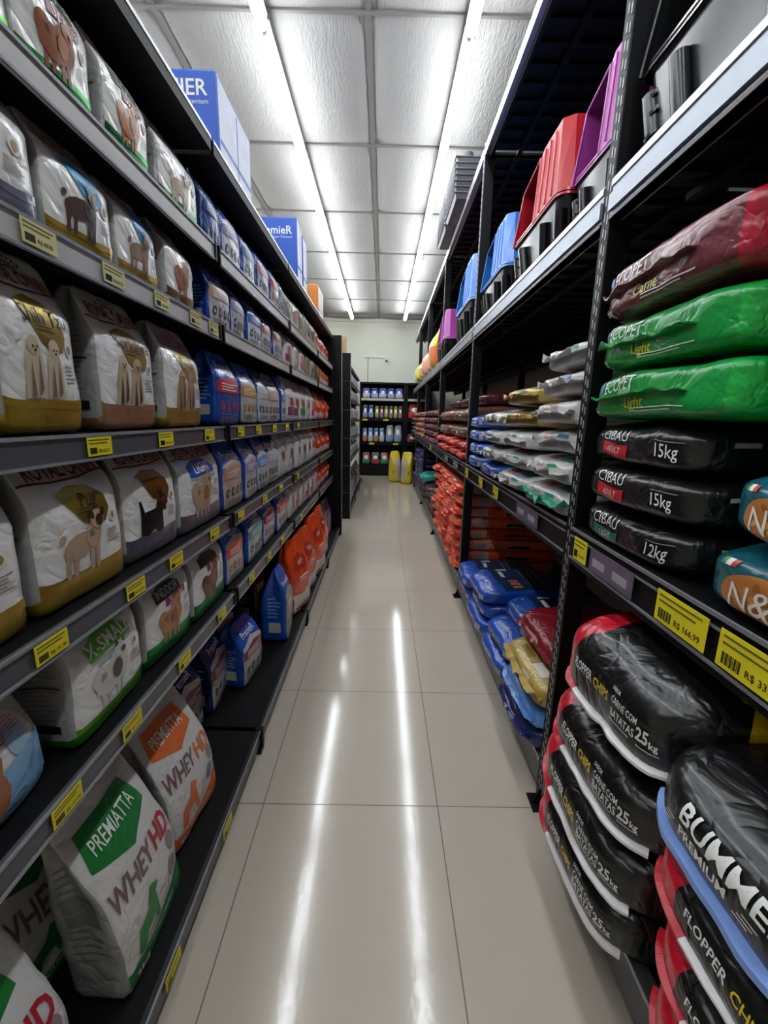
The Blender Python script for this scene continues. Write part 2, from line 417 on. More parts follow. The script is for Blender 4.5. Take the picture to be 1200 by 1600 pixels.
# second run
D2 = {1: 1.93, 2: 1.66, 3: 1.35, 4: 1.04, 5: .73}
G2 = ['first black unit of the further left shelving run, grey bags', 'middle black unit of the further left shelving run', 'last black unit of the further left shelving run, by the end wall']
for k in range(3): gondola(5.95+1.15*k, 5.95+1.15*(k+1), -.50, -.43, -.93, D2, None, 2.15, G2[k])
mb = MB(); mb.box((-.95, 5.90, 0), (-.43, 5.94, 2.2), BLACKM); mb.box((-.43, 5.898, 0), (-.424, 5.942, 2.2), mat('worn_edge', '8f8f8c', .4))
for k in range(1, 6): mb.box((-.95, 5.8985, k*.37), (-.43, 5.9, k*.37+.004), RAILC)
tag(mb.build('end_panel'), 'black end panel of the further left shelving run, facing the camera', 'end panel')
mb = MB(); mb.box((-.66, 7.2, 2.15), (-.60, 7.3, 2.62), mat('cardboard', 'b08c60', .8)); tag(mb.build('cardboard_strip'), 'narrow upright piece of brown cardboard on the further left shelving', 'cardboard')
# shelving on the end wall
def wall_unit(x0, x1, label):
    o = empty('shelving_unit', (x0, 10.95, 0)); L = x1-x0
    mb = MB(); mb.box((0, -.03, 0), (L, 0, 2.2), BLACKM); mb.build('back_panel', o)
    for x in (0, L-.04):
        mb = MB(); mb.box((x, -.36, 0), (x+.04, -.03, 2.2), BLACKM); mb.build('upright', o)
    for z in (1.83, 1.36, .80):
        mb = MB(); mb.box((.04, -.40, z-.03), (L-.04, -.03, z), BLACKD); s = mb.build('shelf', o); s['haskids'] = 1
        mb = MB(); mb.box((.04, -.41, z-.05), (L-.04, -.40, z+.004), RAILW if z > 1.5 else BLACKD); mb.build('price_rail', s)
    mb = MB(); mb.box((.0, -.40, .0), (L, -.03, .26), BLACKD); mb.build('base_shelf', o)
    mb = MB(); mb.box((0, -.40, 2.16), (L, 0, 2.2), BLACKD); mb.build('top_shelf', o)
    return tag(o, label, 'shelving')
wall_unit(-.55, .53, 'wide black shelving unit against the end wall, four rows of bags')
wall_unit(.55, 1.15, 'narrower dark shelving unit on the end wall beside the wide one')

# ------------------------------------------------------------------ price tags
TAGS = {}
def price_tag(loc, rz, tilt, price, label, w_=.075, h_=.036, near=True, group='yellow price tags on the shelf rails', yell=True):
    key = (price, w_, near, yell)
    if key in TAGS: o = copy_tree(TAGS[key])
    else:
        mb = MB(); mb.box((-w_/2, -.0012, -h_/2), (w_/2, 0, h_/2), YEL if yell else mat('pale_tag', 'cfc88a', .5)); o = mb.build('price_tag'); o['haskids'] = 1
        p = MB()
        def T(st, cx, cy, h, left=True):
            vs, fs, x0, x1, y0, y1 = text_geo(st, .01); k = h/.7
            p.add([((cx+(x-x0)*k), -.0018, cy+(y-.35)*k) for x, y in vs], fs, INK)
        if near:
            T('R$ '+price, -w_*.08, -h_*.24, min(h_*.22, w_*.085))
            for i in range(14):
                x = -w_*.42+i*w_*.02; p.box((x, -.0018, -h_*.38), (x+w_*(.006+.008*(i % 3 == 0)), -.0012, -h_*.06), INK)
            for i in range(2): p.box((-w_*.44, -.0017, h_*(.32-.18*i)), (w_*(.40-.1*i), -.0012, h_*(.38-.18*i)), mat('faded_print', '6b6420', .6))
        else:
            p.box((-w_*.4, -.0016, -h_*.3), (w_*.3, -.0012, -h_*.05), mat('faded_print', '6b6420', .6))
        link('printed_price', p.mesh('p', False), o)
        TAGS[key] = o
    o.location = loc; o.rotation_euler = (tilt, 0, rz)
    tag(o, label, 'price tag', group)
    return o
LV = {1: 'top rail', 2: 'second rail down', 3: 'third rail down', 4: 'fourth rail down', 5: 'fifth rail down', 6: 'bottom rail'}
def left_tags(i, ys_, price, yell=True):
    for n_, y in enumerate(ys_):
        z = (DECK[i]-.023) if i < 6 else .068; x = (GX if i < 6 else GB)+.0045
        lab = '%s price tag on the %s, left shelving, %s to the camera' % ('yellow' if yell else 'pale', LV[i], (ORD[n_]+' closest') if n_ else 'closest')
        price_tag((x, y, z), R_(90), 0, price, lab, near=(y < 2.2), yell=yell)
left_tags(2, [.78, .98, 1.18, 1.38, 1.52], '89,90', False)
left_tags(3, [.87, 1.14, 1.43, 1.75, 2.0, 2.3, 2.6, 2.95], '62,10')
left_tags(4, [.68, .94, 1.14, 1.42, 1.70, 2.06, 2.40, 2.9], '151,90')
left_tags(5, [.66, .87, 1.14, 1.44, 1.80, 2.1, 2.4, 3.0], '151,90')
left_tags(6, [.80, 1.18], '112,80')
for n_, (x, z) in enumerate(((-.42, 1.335), (.08, 1.335), (-.25, .775), (.33, .775), (-.4, 1.81))):
    price_tag((x, 10.538, z), 0, 0, '39,90', 'tiny yellow price tag on the end wall shelving, %s' % ['middle left', 'middle centre', 'lower left', 'lower right', 'upper left'][n_], w_=.12, h_=.04, near=False, group='price tags on the end wall shelving')

# ------------------------------------------------------------------ bag designs for the left side
RED = ink('8f1420'); WHT = ink('e9e9e6')
def crown(b, cx, cy, s, m):
    for k in range(-3, 4): b.ell('front', cx+k*.24*s/b.W, cy+(.42-.035*k*k)*s/b.H, .07*s, .12*s, m, 1, 8, rot=-k*.18)
    for k in range(-2, 3): b.ell('front', cx+k*.22*s/b.W, cy+(.12-.03*k*k)*s/b.H, .06*s, .09*s, m, 1, 8, rot=-k*.18)
    b.poly('front', [(cx-.5*s/b.W, cy-.16*s/b.H), (cx-.25*s/b.W, cy-.03*s/b.H), (cx, cy+.0*s/b.H), (cx+.25*s/b.W, cy-.03*s/b.H), (cx+.5*s/b.W, cy-.16*s/b.H), (cx+.25*s/b.W, cy-.10*s/b.H), (cx, cy-.07*s/b.H), (cx-.25*s/b.W, cy-.10*s/b.H)], m, 1)
def dog(b, cx, cy, s, c1, c2, kind=0, fn='front'):
    A = ink(c1); B = ink(c2); W, H = b.size[fn]
    def e(x, y, rx, ry, m, l, r=0): b.ell(fn, cx+x*s/W, cy+y*s/H, rx*s, ry*s, m, l, 14, r)
    def q(pts, m, l): b.poly(fn, [(cx+x*s/W, cy+y*s/H) for x, y in pts], m, l)
    if kind == 0:      # standing short-haired dog, head up right
        e(-.08, 0, .34, .17, A, 2, .12); e(.17, .08, .17, .2, A, 3)
        for x in (-.36, -.22): q([(x-.04, .05), (x+.10, -.02), (x+.045, -.25), (x+.05, -.42), (x-.04, -.42), (x-.03, -.22)], A, 2)
        for x in (.12, .25): q([(x-.06, .0), (x+.07, .0), (x+.035, -.42), (x-.05, -.42)], A, 2)
        q([(.02, .1), (.14, .36), (.38, .28), (.32, .0), (.1, -.08)], A, 3)
        e(.26, .3, .16, .15, A, 5); e(.3, .27, .09, .09, B, 6); e(.14, .38, .05, .08, B, 6, .5); e(.4, .38, .05, .08, B, 6, -.5); e(-.42, .14, .07, .05, A, 3, .8)
    elif kind == 1:    # long-haired sitting dogs
        for dx in (-.25, .2):
            q([(dx-.2, -.42), (dx-.14, .2), (dx-.04, .36), (dx+.08, .36), (dx+.18, .15), (dx+.24, -.42)], A, 2); e(dx+.03, .3, .13, .13, A, 3)
            q([(dx-.1, -.4), (dx-.05, .1), (dx, -.4)], B, 4); q([(dx+.06, -.4), (dx+.1, .2), (dx+.15, -.3)], B, 4); e(dx+.0, .28, .02, .02, INK, 5); e(dx+.08, .28, .02, .02, INK, 5); e(dx+.04, .23, .025, .02, INK, 5)
    elif kind == 2:    # scottie silhouette
        q([(-.42, -.36), (-.4, 0), (-.44, .3), (-.38, .3), (-.3, .08), (.06, .12), (.1, .36), (.16, .5), (.2, .38), (.26, .48), (.3, .36), (.48, .24), (.46, .12), (.4, .14), (.4, .02), (.26, .04), (.28, -.2), (.3, -.36), (.14, -.4), (0, -.3), (-.2, -.4)], A, 2)
    elif kind == 3:    # fluffy spitz
        e(-.1, 0, .33, .25, A, 3); e(.15, .1, .26, .28, A, 3); e(-.32, .12, .17, .17, A, 3); e(.22, .34, .16, .14, A, 4)
        q([(.1, .4), (.13, .53), (.2, .44)], B, 5); q([(.26, .44), (.33, .53), (.35, .4)], B, 5)
        for x in (-.27, -.12, .1, .24): q([(x-.05, -.1), (x+.06, -.1), (x+.035, -.42), (x-.035, -.42)], A, 2)
        e(.28, .3, .06, .05, B, 6); e(.32, .31, .02, .02, INK, 7)
        e(.1, .05, .13, .16, B, 4)
    elif kind == 4:    # portrait of a fluffy dog
        e(0, -.2, .42, .38, A, 2); e(.05, .16, .34, .3, A, 3); e(.08, .1, .16, .13, B, 4); e(-.2, .4, .09, .13, B, 4, .4); e(.26, .42, .09, .13, B, 4, -.4)
        e(-.04, .2, .03, .03, INK, 5); e(.2, .2, .03, .03, INK, 5); e(.1, .1, .04, .03, INK, 5)
GOLD = '9c8632'
def rc_bag(band='gold', blob='9c8632', btxt='', dk=0, c1='b69a7c', c2='2a2320', shape='round', H=.30, W=.235, D=.12, seed=1, big=False, tx='ROYAL CANIN'):
    bm_ = {'gold': foil('c9a63e'), 'rose': foil('cfa078'), 'brown': foil('8a6a3a'), 'green': foil('1c8a3c'), 'lime': foil('5cb41e'), 'grey': foil('8b8a92'), 'blue': film('7fb0da')}[band]
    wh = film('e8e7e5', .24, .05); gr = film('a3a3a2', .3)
    bh = {'grey': .22, 'green': .23, 'lime': .16, 'blue': .16}.get(band, .2)
    def mf(fn, u, v):
        if fn in ('front', 'back'): return bm_ if v < bh-.02 else wh
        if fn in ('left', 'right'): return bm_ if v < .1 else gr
        return bm_ if fn == 'bottom' else wh
    b = Bag(W, D, H, 13, (16, 8, 20), standing(.22, .022, .010, .62), .0035, 10, seed, mf)
    # curved top of the band
    b.poly('front', [(0, bh-.05), (1, bh-.05), (1, bh+.015), (.75, bh+.005), (.5, bh-.005), (.25, bh-.012), (0, bh-.01)], bm_, 1)
    b.text('front', tx, .52, .865, .027*W/.235, RED, 2, .72, .014); crown(b, .52, .93, .045, RED)
    b.poly('front', [(.02, .815), (.3, .798), (.6, .802), (.98, .83), (.98, .818), (.6, .790), (.3, .786), (.02, .803)], RED, 2)
    bc = foil(blob) if blob in (GOLD, '8a5a1e') else ink(blob)
    if shape == 'round':
        pts = [(.26, .72), (.42, .76), (.62, .745), (.76, .66), (.80, .56), (.74, .48), (.60, .46), (.46, .52), (.36, .62)]
        b.poly('front', pts, bc, 2)
        if btxt: b.text('front', btxt, .56, .66, .028, INK, 3, .9)
        b.lines('front', .42, .60, .7, 2, .022, .006, ink('3d3515'), seed, 3)
    elif shape == 'flag':
        b.poly('front', [(.22, .60), (.2, .72), (.36, .78), (.62, .775), (.78, .69), (.80, .62)], bc, 2)
        b.text('front', btxt, .5, .69, .028, WHT, 3, .95, .02, rot=.03)
        b.rect('front', .24, .57, .82, .595, ink('9aa0a2'), 2); b.lines('front', .3, .55, .8, 2, .02, .006, ink('777777'), seed, 2)
    elif shape == 'box':
        b.poly('front', [(.20, .63), (.2, .73), (.34, .775), (.62, .77), (.72, .72), (.72, .64)], ink('12341f'), 2)
        b.text('front', btxt, .46, .70, .022, ink('c8d8c8'), 3, .9)
        b.poly('front', [(.36, .55), (.36, .63), (.80, .645), (.80, .57)], ink('7e1246'), 2); b.text('front', 'Special', .6, .60, .020, WHT, 3)
    dog(b, .47, .375, .128*W/.235, c1, c2, dk)
    b.ell('front', .83, .50, .011, .013, ink('e4e0dc'), 3); b.ell('front', .83, .50, .006, .008, ink('a8804c'), 4, 10); b.lines('front', .74, .40, .92, 5, .022, .006, ink('80706a'), seed, 1)
    for f_ in ('left', 'right'): b.lines(f_, .25, .8, .8, 18, .036, .006, ink('6f6f6f'), seed+3, 1); b.rect(f_, .2, .5, .85, .51, INK, 2); b.rect(f_, .3, .16, .8, .22, INK, 2)
    return b
def premier_bag(lab='c98d72', low='c7c4c0', H=.26, W=.20, D=.11, seed=2, side='1746a0', icon='303844', bs=14, top='1e55b4', txt=True):
    bl = film(top, .25); bs_ = film(side, .27); lo = film(low, .3)
    def mf(fn, u, v):
        if fn == 'front': return bl if v > .58 else lo
        return bs_ if fn in ('left', 'right', 'bottom') else bl
    b = Bag(W, D, H, 13, (12, 7, 16), standing(.18, .03, .010, .58), .004, 11, seed, mf)
    b.poly('front', [(.02, .56), (.02, .66), (.5, .74), (.98, .66), (.98, .56)], lo, 1)
    b.poly('front', [(.02, .46), (.02, .60), (.5, .66), (.98, .60), (.98, .46)], ink(lab), 2)
    b.lines('front', .15, .56, .85, 3, .035, .014, WHT, seed, 3)
    if txt: b.text('front', 'PremieR', .5, .80, .028, ink('d9deea'), 2, 1, .01)
    for k in range(4):
        x = .17+k*.22; b.ell('front', x, .27, .014, .017, ink(icon), 2, 12); b.ell('front', x, .27, .007, .009, lo, 3, 8)
    b.lines('front', .12, .14, .9, 2, .04, .015, ink('777a80'), seed, 2)
    b.lines('left', .25, .6, .8, 6, .05, .02, ink('7f9cc8'), seed, 1); b.rect('left', .3, .14, .75, .28, ink('b9b9b0'), 1)
    return b
def gran_bag(lab='b01a78', lab2='2f9a56', body='d2d2d0', H=.27, W=.19, D=.11, seed=3, food='a8562c'):
    bd = film(body, .27)
    b = Bag(W, D, H, 13, (9, 5, 12), standing(.18, .02, .010, .58), .004, 11, seed, lambda f, u, v: bd)
    b.rect('front', .1, .16, .52, .34, ink(lab), 1); b.rect('front', .54, .16, .92, .34, ink(lab2), 1)
    b.lines('front', .2, .80, .85, 3, .05, .02, ink('9a2030'), seed, 1); b.lines('front', .2, .62, .8, 4, .04, .012, ink('8c8c8c'), seed+1, 1)
    b.ell('front', .5, .46, .04, .03, ink(food), 2, 12)
    b.lines('left', .25, .7, .8, 8, .05, .015, ink('8c8c8c'), seed+1, 1)
    return b
def pict_bag(body='c8c6c0', food='a85a28', top='2a2622', low='d8d6d0', H=.27, W=.19, D=.11, seed=4, lab='8a2a50'):
    bt = film(top, .28); bl_ = film(body, .27)
    b = Bag(W, D, H, 13, (9, 5, 12), standing(.18, .02, .010, .58), .004, 11, seed, lambda f, u, v: bt if v > .78 and f in ('front', 'back', 'left', 'right') or f == 'top' else bl_)
    dog(b, .5, .42, .11, food, '4a2c1c', seed % 4 if seed % 4 != 2 else 3); b.lines('front', .2, .70, .8, 3, .04, .014, ink(lab), seed, 1); b.rect('front', .05, .04, .95, .14, ink(lab), 1)
    return b
def orange_bag(H=.29, W=.21, D=.12, seed=5, body='d8401a', txt='', res=(10, 6, 12), amp=.006):
    og = film(body, .27); wh = film('d6cfc8', .28)
    b = Bag(W, D, H, 11, res, standing(.12, .02, .014, .45), amp, 11, seed, lambda f, u, v: wh if (f in ('front',) and v < .25) else og)
    b.poly('front', [(.0, .24), (.0, .30), (.3, .26), (.7, .30), (1, .44), (1, .24)], wh, 1)
    b.poly('front', [(.1, .62), (.2, .76), (.6, .80), (.9, .70), (.8, .6), (.4, .58)], film('b5300f', .3), 1)
    b.lines('front', .25, .5, .75, 2, .05, .02, ink('f0d8c8'), seed, 2); b.rect('front', .12, .06, .9, .10, ink('a03020'), 2)
    if txt: b.text('front', txt, .5, .69, .026, WHT, 2, 1, .01)
    return b
PROTO = {}
def get(key, fn):
    if key not in PROTO:
        PROTO[key] = fn().make('pet_food_bag'); return PROTO[key]
    return copy_tree(PROTO[key])
BASEX = {}
ROWN = {1: 'top row', 2: 'second row', 3: 'third row', 4: 'fourth row', 5: 'fifth row', 6: 'bottom row'}
def left_row(i, items, xf=-.585, Dd=.12):
    for n_, it in enumerate(items):
        y0, y1, key, fn, look = it[:5]; dz = it[5] if len(it) > 5 else 0
        o = get(key, fn); me = o.data
        W0 = max(v.co.x for v in me.vertices)-min(v.co.x for v in me.vertices)
        D0 = -min(v.co.y for v in me.vertices)
        s = (y1-y0-.006)/W0
        o.scale = (s, 1, 1); rr = random.Random(i*100+n_)
        o.location = (xf-D0-rr.uniform(0, .012), (y0+y1)/2, DECK[i]+.001 if i < 6 else .097); o.rotation_euler = (0, 0, R_(90+rr.uniform(-3, 3)))
        tag(o, '%s, left %s, %s' % (look, ROWN[i], ORD[n_]+' bag'), 'pet food bag', 'pet food bags on the left shelving, '+ROWN[i])
H1, H2, H3, H4, H5 = .235, .215, .29, .29, .285
L = lambda *a, **k: (lambda: rc_bag(*a, **k))
Pm = lambda *a, **k: (lambda: premier_bag(*a, **k))
Gr = lambda *a, **k: (lambda: gran_bag(*a, **k))
Pc = lambda *a, **k: (lambda: pict_bag(*a, **k))
Og = lambda *a, **k: (lambda: orange_bag(*a, **k))
left_row(1, [
 (.60, .835, 'r1a', L('lime', '5cb41e', 'X-SMALL', 3, 'd8d6d0', '777777', 'flag', H1, seed=11), 'white bag with lime green print'),
 (.845, 1.045, 'r1b', L('green', '7e1246', 'INDOOR', 3, '8a4a20', 'b06a2a', 'box', H1, .2, seed=12), 'white bag with green base and brown fluffy dog'),
 (1.06, 1.25, 'r1c', L('green', '7e1246', 'INDOOR', 3, 'b06626', '8a4a20', 'box', H1, .2, seed=13), 'white bag with green base and two orange fluffy dogs'),
 (1.31, 1.57, 'r1d', L('green', 'c8c6c2', '', 0, 'b9a58a', '5a4030', 'none', H1, .2, seed=14), 'white bag with short green base, beside blue bags'),
 (1.60, 1.77, 'p1a', Pm('1b3f86', '24488c', H=.24, seed=15, side='12306c', top='15397e'), 'dark blue bag'),
 (1.78, 1.99, 'p1b', Pm('8f86b4', 'c4c4cc', H=.24, seed=16), 'blue and pale lilac bag'), (2.0, 2.21, 'p1c', Pm('7fa0c8', 'b8c2c8', H=.24, seed=17), 'blue and silver bag'),
 (2.22, 2.43, 'p1d', Pm('b87a90', 'c0b4c0', H=.24, seed=18), 'blue and mauve bag'), (2.44, 2.65, 'p1e', Pm('c04a50', 'c8a8a0', H=.24, seed=19), 'blue and red bag'), (2.66, 2.73, 'p1c', None, 'narrow blue and silver bag'),
 (2.80, 3.0, 'q1a', Pc('9a978c', '6a3a2a', seed=21, H=.24), 'grey bag with dark top'), (3.02, 3.24, 'q1b', Pc('b8b4ac', 'a04a60', seed=22, H=.24), 'pale bag with pink print'),
 (3.25, 3.47, 'q1c', Pc('8a8a70', '7a4a30', '3a4a30', seed=23, H=.24), 'olive grey bag'), (3.48, 3.7, 'q1a', None, 'grey bag with dark top, one further on'), (3.71, 3.95, 'q1c', None, 'olive grey bag, one further on'),
 (3.96, 4.18, 'q1b', None, 'pale bag with pink print, further one'), (4.2, 4.43, 'o1', Og(H=.23, seed=24, body='c83a26'), 'orange red bag, first of three'), (4.45, 4.68, 'o1', None, 'orange red bag, second of three'), (4.7, 4.95, 'o1', None, 'orange red bag, last in its row')])
left_row(2, [
 (.55, .842, 'r2a', L('grey', '9aa0a8', '', 2, '17171a', '17171a', 'none', H2, seed=31), 'white bag with grey base and black dog'),
 (.853, 1.055, 'r2b', L('gold', '2a8fc8', '', 0, '4a3a30', '1a1614', 'round', H2, .2, seed=32), 'white bag with gold base, blue patch and black tan dog'),
 (1.07, 1.265, 'r2c', L('gold', '2a8fc8', '', 0, '8a6a4c', '4a3020', 'round', H2, .2, seed=33), 'white bag with gold base, blue patch and light brown dogs'),
 (1.278, 1.475, 'r2d', L('brown', 'b8a894', '', 3, 'a0603c', '7a4a30', 'none', H2, .2, seed=34), 'white bag with brown base, last of the white ones'),
 (1.61, 1.80, 'p2a', Pm('c49a8c', 'b8b4b4', H=.22, seed=35), 'blue and silver bag with salmon edge'), (1.81, 2.0, 'p2b', Pm('8a80a8', 'b8b8c4', H=.22, seed=36), 'blue and lilac silver bag'),
 (2.02, 2.23, 'p2c', Pm('3466b4', 'c4ccd4', H=.22, seed=37), 'blue bag with white panel'), (2.25, 2.46, 'p2d', Pm('c06a3a', 'c4c4c4', H=.22, seed=38), 'blue bag with orange food picture'), (2.47, 2.70, 'p2e', Pm('a8543a', 'b8b8b8', H=.22, seed=39), 'blue bag with russet food picture'),
 (2.79, 2.98, 'g2a', Gr(H=.22, seed=41), 'white bag with magenta label'), (3.0, 3.22, 'g2b', Gr('c0b0b8', 'a02a6a', H=.22, seed=42), 'white bag with pink label'), (3.24, 3.46, 'g2a', None, 'white bag with magenta label, one further'),
 (3.48, 3.7, 'q2a', Pc('9a8a70', '7a4a2a', '3a3a2a', seed=43, H=.22), 'brown and olive bag'), (3.71, 3.93, 'q2b', Pc('a8a090', '7a3a2a', seed=44, H=.22), 'brownish grey bag'), (3.97, 4.2, 'q2c', Pc('2a5a34', '7a8a40', '1a3a20', seed=45, H=.22), 'dark green bag'),
 (4.22, 4.46, 'o2', Og(H=.21, seed=46, body='cc4a2a'), 'orange bag, first of three'), (4.48, 4.72, 'o2', None, 'orange bag, second of three'), (4.74, 4.98, 'o2', None, 'orange bag, last in its row')])
left_row(3, [
 (.40, .685, 'r3z', L('gold', GOLD, '', 1, 'cbb9a0', '7c6a58', 'round', H3, seed=50), 'white bag with gold base cut by the photo edge'),
 (.70, .90, 'r3a', L('gold', GOLD, 'Shih Tzu', 1, 'cbb9a0', '7c6a58', 'round', .305, .22, seed=51), 'tall white bag with gold base and long haired dogs'),
 (.955, 1.20, 'r3b', L('rose', '8a6c34', 'Yorkshire', 1, 'c2a98c', '4a4044', 'round', .30, .24, seed=52), 'white bag with rose gold base and long haired dogs'),
 (1.212, 1.49, 'r3c', L('gold', GOLD, 'Terrier', 1, 'b08a60', '5a5458', 'round', .285, .25, seed=53), 'white bag with olive gold base, beside blue bag'),
 (1.61, 1.86, 'p3a', Pm('c8343c', '1c4a9c', H=.27, seed=54, icon='c04040'), 'all blue bag with red and salmon band'),
 (1.87, 2.13, 'p3b', Pm('c8923c', 'b4b4ae', H=.26, seed=55, icon='b07030'), 'blue topped bag with amber band and food pictures'), (2.14, 2.34, 'p3c', Pm('b8c4bc', 'bcc2c0', H=.26, seed=56, top='2c4f80'), 'pale green and grey bag with orange kibble'),
 (2.35, 2.61, 'p3d', Pm('c8a0a4', 'c4bcb8', H=.26, seed=57, top='9a9498'), 'pale pink and grey bag'), (2.62, 2.735, 'p3e', Pm('5a86c0', 'c4ccd0', H=.26, W=.13, seed=58), 'narrow blue bag'),
 (2.78, 2.99, 'g3a', Gr(seed=61, H=.28), 'white bag with magenta and green labels'), (3.0, 3.22, 'g3b', Gr('b01a78', 'b8b8b8', seed=62, H=.28), 'white bag with magenta label'), (3.24, 3.46, 'g3c', Gr('2f9a56', '2f9a56', seed=63, H=.28), 'white bag with green label'), (3.48, 3.70, 'g3d', Gr('c8c8c8', 'c0a0b0', seed=64, H=.28), 'plain white bag'), (3.72, 3.94, 'g3b', None, 'white bag with magenta label, beside orange bags'),
 (3.97, 4.28, 'o3', Og(seed=65, H=.27), 'orange bag with white foot, first of three'), (4.31, 4.62, 'o3', None, 'orange bag with white foot, second of three'), (4.65, 4.97, 'o3', None, 'orange bag with white foot, last in its row')])
left_row(4, [
 (.39, .70, 'r4z', L('gold', GOLD, '', 0, 'b69a7c', '2a2320', 'round', H4, seed=70), 'white bag with gold base at the left photo edge'),
 (.715, .985, 'r4a', L('gold', GOLD, 'Pug', 0, 'b99e84', '2a2320', 'round', .305, .26, .13, seed=71), 'white bag with wide gold base and fawn pug picture'),
 (1.0, 1.26, 'r4b', L('grey', '8a5a1e', '', 2, '121214', '121214', 'round', .30, .25, .13, seed=72), 'white bag with grey base and black scottie dog picture'),
 (1.27, 1.60, 'r4c', L('grey', '1f50b4', 'LIGHT', 3, 'b39a80', '8a6a50', 'flag', .29, .29, .13, seed=73), 'white bag with blue flag print and small tan terrier'),
 (1.615, 1.85, 'p4a', Pm('c49078', 'b8a898', H=.27, seed=74), 'blue bag with beige front'), (1.86, 2.08, 'p4b', Pm('9488b0', 'b4b4b8', H=.27, seed=75), 'blue bag with lilac band'), (2.09, 2.29, 'p4c', Pm('5a8ac8', 'b8bcc0', H=.27, seed=76), 'blue bag with sky blue band'), (2.3, 2.535, 'p4d', Pm('b4b8c0', 'b8bab8', H=.27, seed=77, top='18356e'), 'dark blue and grey bag'),
 (2.56, 2.73, 'g4a', Gr('c8c8c8', 'c8c8c8', seed=78, H=.29), 'tall plain white bag'), (2.79, 3.01, 'g4b', Gr('c0c0c0', '2a4a8a', seed=79, H=.29, food='7a4a3a'), 'white bag with brown oval, first'), (3.03, 3.22, 'g4c', Gr('c8c8c8', 'c8c8c8', seed=80, H=.28, food='6a3a2a'), 'white bag with brown oval, second'), (3.24, 3.45, 'g4b', None, 'white bag with brown oval, third'),
 (3.47, 3.7, 'g4c', None, 'white bag with brown oval, fourth'), (3.72, 3.95, 'g4a', None, 'tall plain white bag beside orange'),
 (3.99, 4.3, 'o4', Og(seed=81, H=.28), 'orange bag with white curve, first of three'), (4.33, 4.64, 'o4', None, 'orange bag with white curve, second of three'), (4.67, 4.98, 'o4', None, 'orange bag with white curve, last in its row')])
def puppy_bag():
    wh = film('cfcdca', .26); bl = film('7aa9d4', .28)
    b = Bag(.40, .20, .285, 13, (18, 8, 18), standing(.2, .03, .015), .004, 8, 90, lambda f, u, v: bl if v < .2 or (f == 'left' and v < .3) else wh)
    b.poly('front', [(0, .1), (1, .1), (1, .42), (.7, .36), (.4, .34), (0, .30)], bl, 1)
    b.ell('front', .45, .74, .12, .085, ink('1d4f86'), 1, 24); b.text('front', 'PUPPY', .5, .78, .030, ink('7fa8cc'), 3, 1)
    b.rect('front', .25, .56, .62, .66, ink('7e1246'), 2); b.text('front', 'INDOOR', .46, .605, .026, WHT, 3, 1, .01)
    b.text('front', '10 kg', .76, .72, .026, ink('2a3a50'), 3, 1, .01); dog(b, .58, .36, .16, 'a8683c', '6a3c20', 4)
    b.lines('front', .68, .6, .95, 6, .02, .006, ink('c0507a'), 3, 2); b.ell('front', .84, .46, .022, .026, ink('8fb0c8'), 2)
    return b
left_row(5, [
 (.30, .70, 'r5a', puppy_bag, 'large white and sky blue bag with orange fluffy dog'),
 (.75, 1.015, 'r5b', L('lime', '5cb41e', 'X-SMALL', 3, 'c9c8c4', '3a3434', 'flag', .275, .25, .13, seed=91, tx=''), 'white bag with lime green flag and lime base'),
 (1.03, 1.295, 'r5c', L('green', '7e1246', 'INDOOR', 3, 'b57a48', '8a5a30', 'box', .27, .25, seed=92, tx=''), 'white bag with green base and golden fluffy dog'),
 (1.305, 1.585, 'r5d', L('green', '7e1246', '', 3, '6a4030', '8a5a3c', 'box', .27, .25, seed=93, tx=''), 'white bag with green base and brown fluffy dog'),
 (1.61, 1.84, 'p5a', Pm('d0453c', 'c0b8ae', H=.26, seed=94, icon='c04a40'), 'blue bag with coral red band'), (1.87, 2.15, 'p5b', Pm('3f9c94', 'b8bcb8', H=.26, seed=95), 'blue bag with teal band'), (2.17, 2.42, 'p5c', Pm('8a1f38', 'c0bcb8', H=.26, seed=96), 'blue bag with maroon band'), (2.44, 2.735, 'p5d', Pm('c8404c', 'c4bcb8', H=.26, seed=97), 'blue bag with crimson band'),
 (2.79, 2.97, 'g5a', Gr('b8b8b8', 'a0303c', seed=98, H=.27), 'white bag with small red label'), (2.99, 3.17, 'g5b', Gr('a82a3a', 'c8c8c8', seed=99, H=.27), 'white bag with red corner label'), (3.19, 3.37, 'g5a', None, 'white bag with small red label, one further'), (3.39, 3.57, 'g5b', None, 'white bag with red corner label, one further'), (3.59, 3.77, 'g5c', Gr('a82a3a', 'a82a3a', seed=100, H=.27, food='a82a3a'), 'red and white bag'),
 (3.79, 4.0, 'g5a', None, 'white bag next to orange bags'), (4.03, 4.27, 'o5', Og(seed=101, H=.27), 'orange bag, first of four'), (4.28, 4.52, 'o5', None, 'orange bag, second of four'), (4.53, 4.76, 'o5', None, 'orange bag, third of four'), (4.77, 5.0, 'o5', None, 'orange bag, last in its row')])
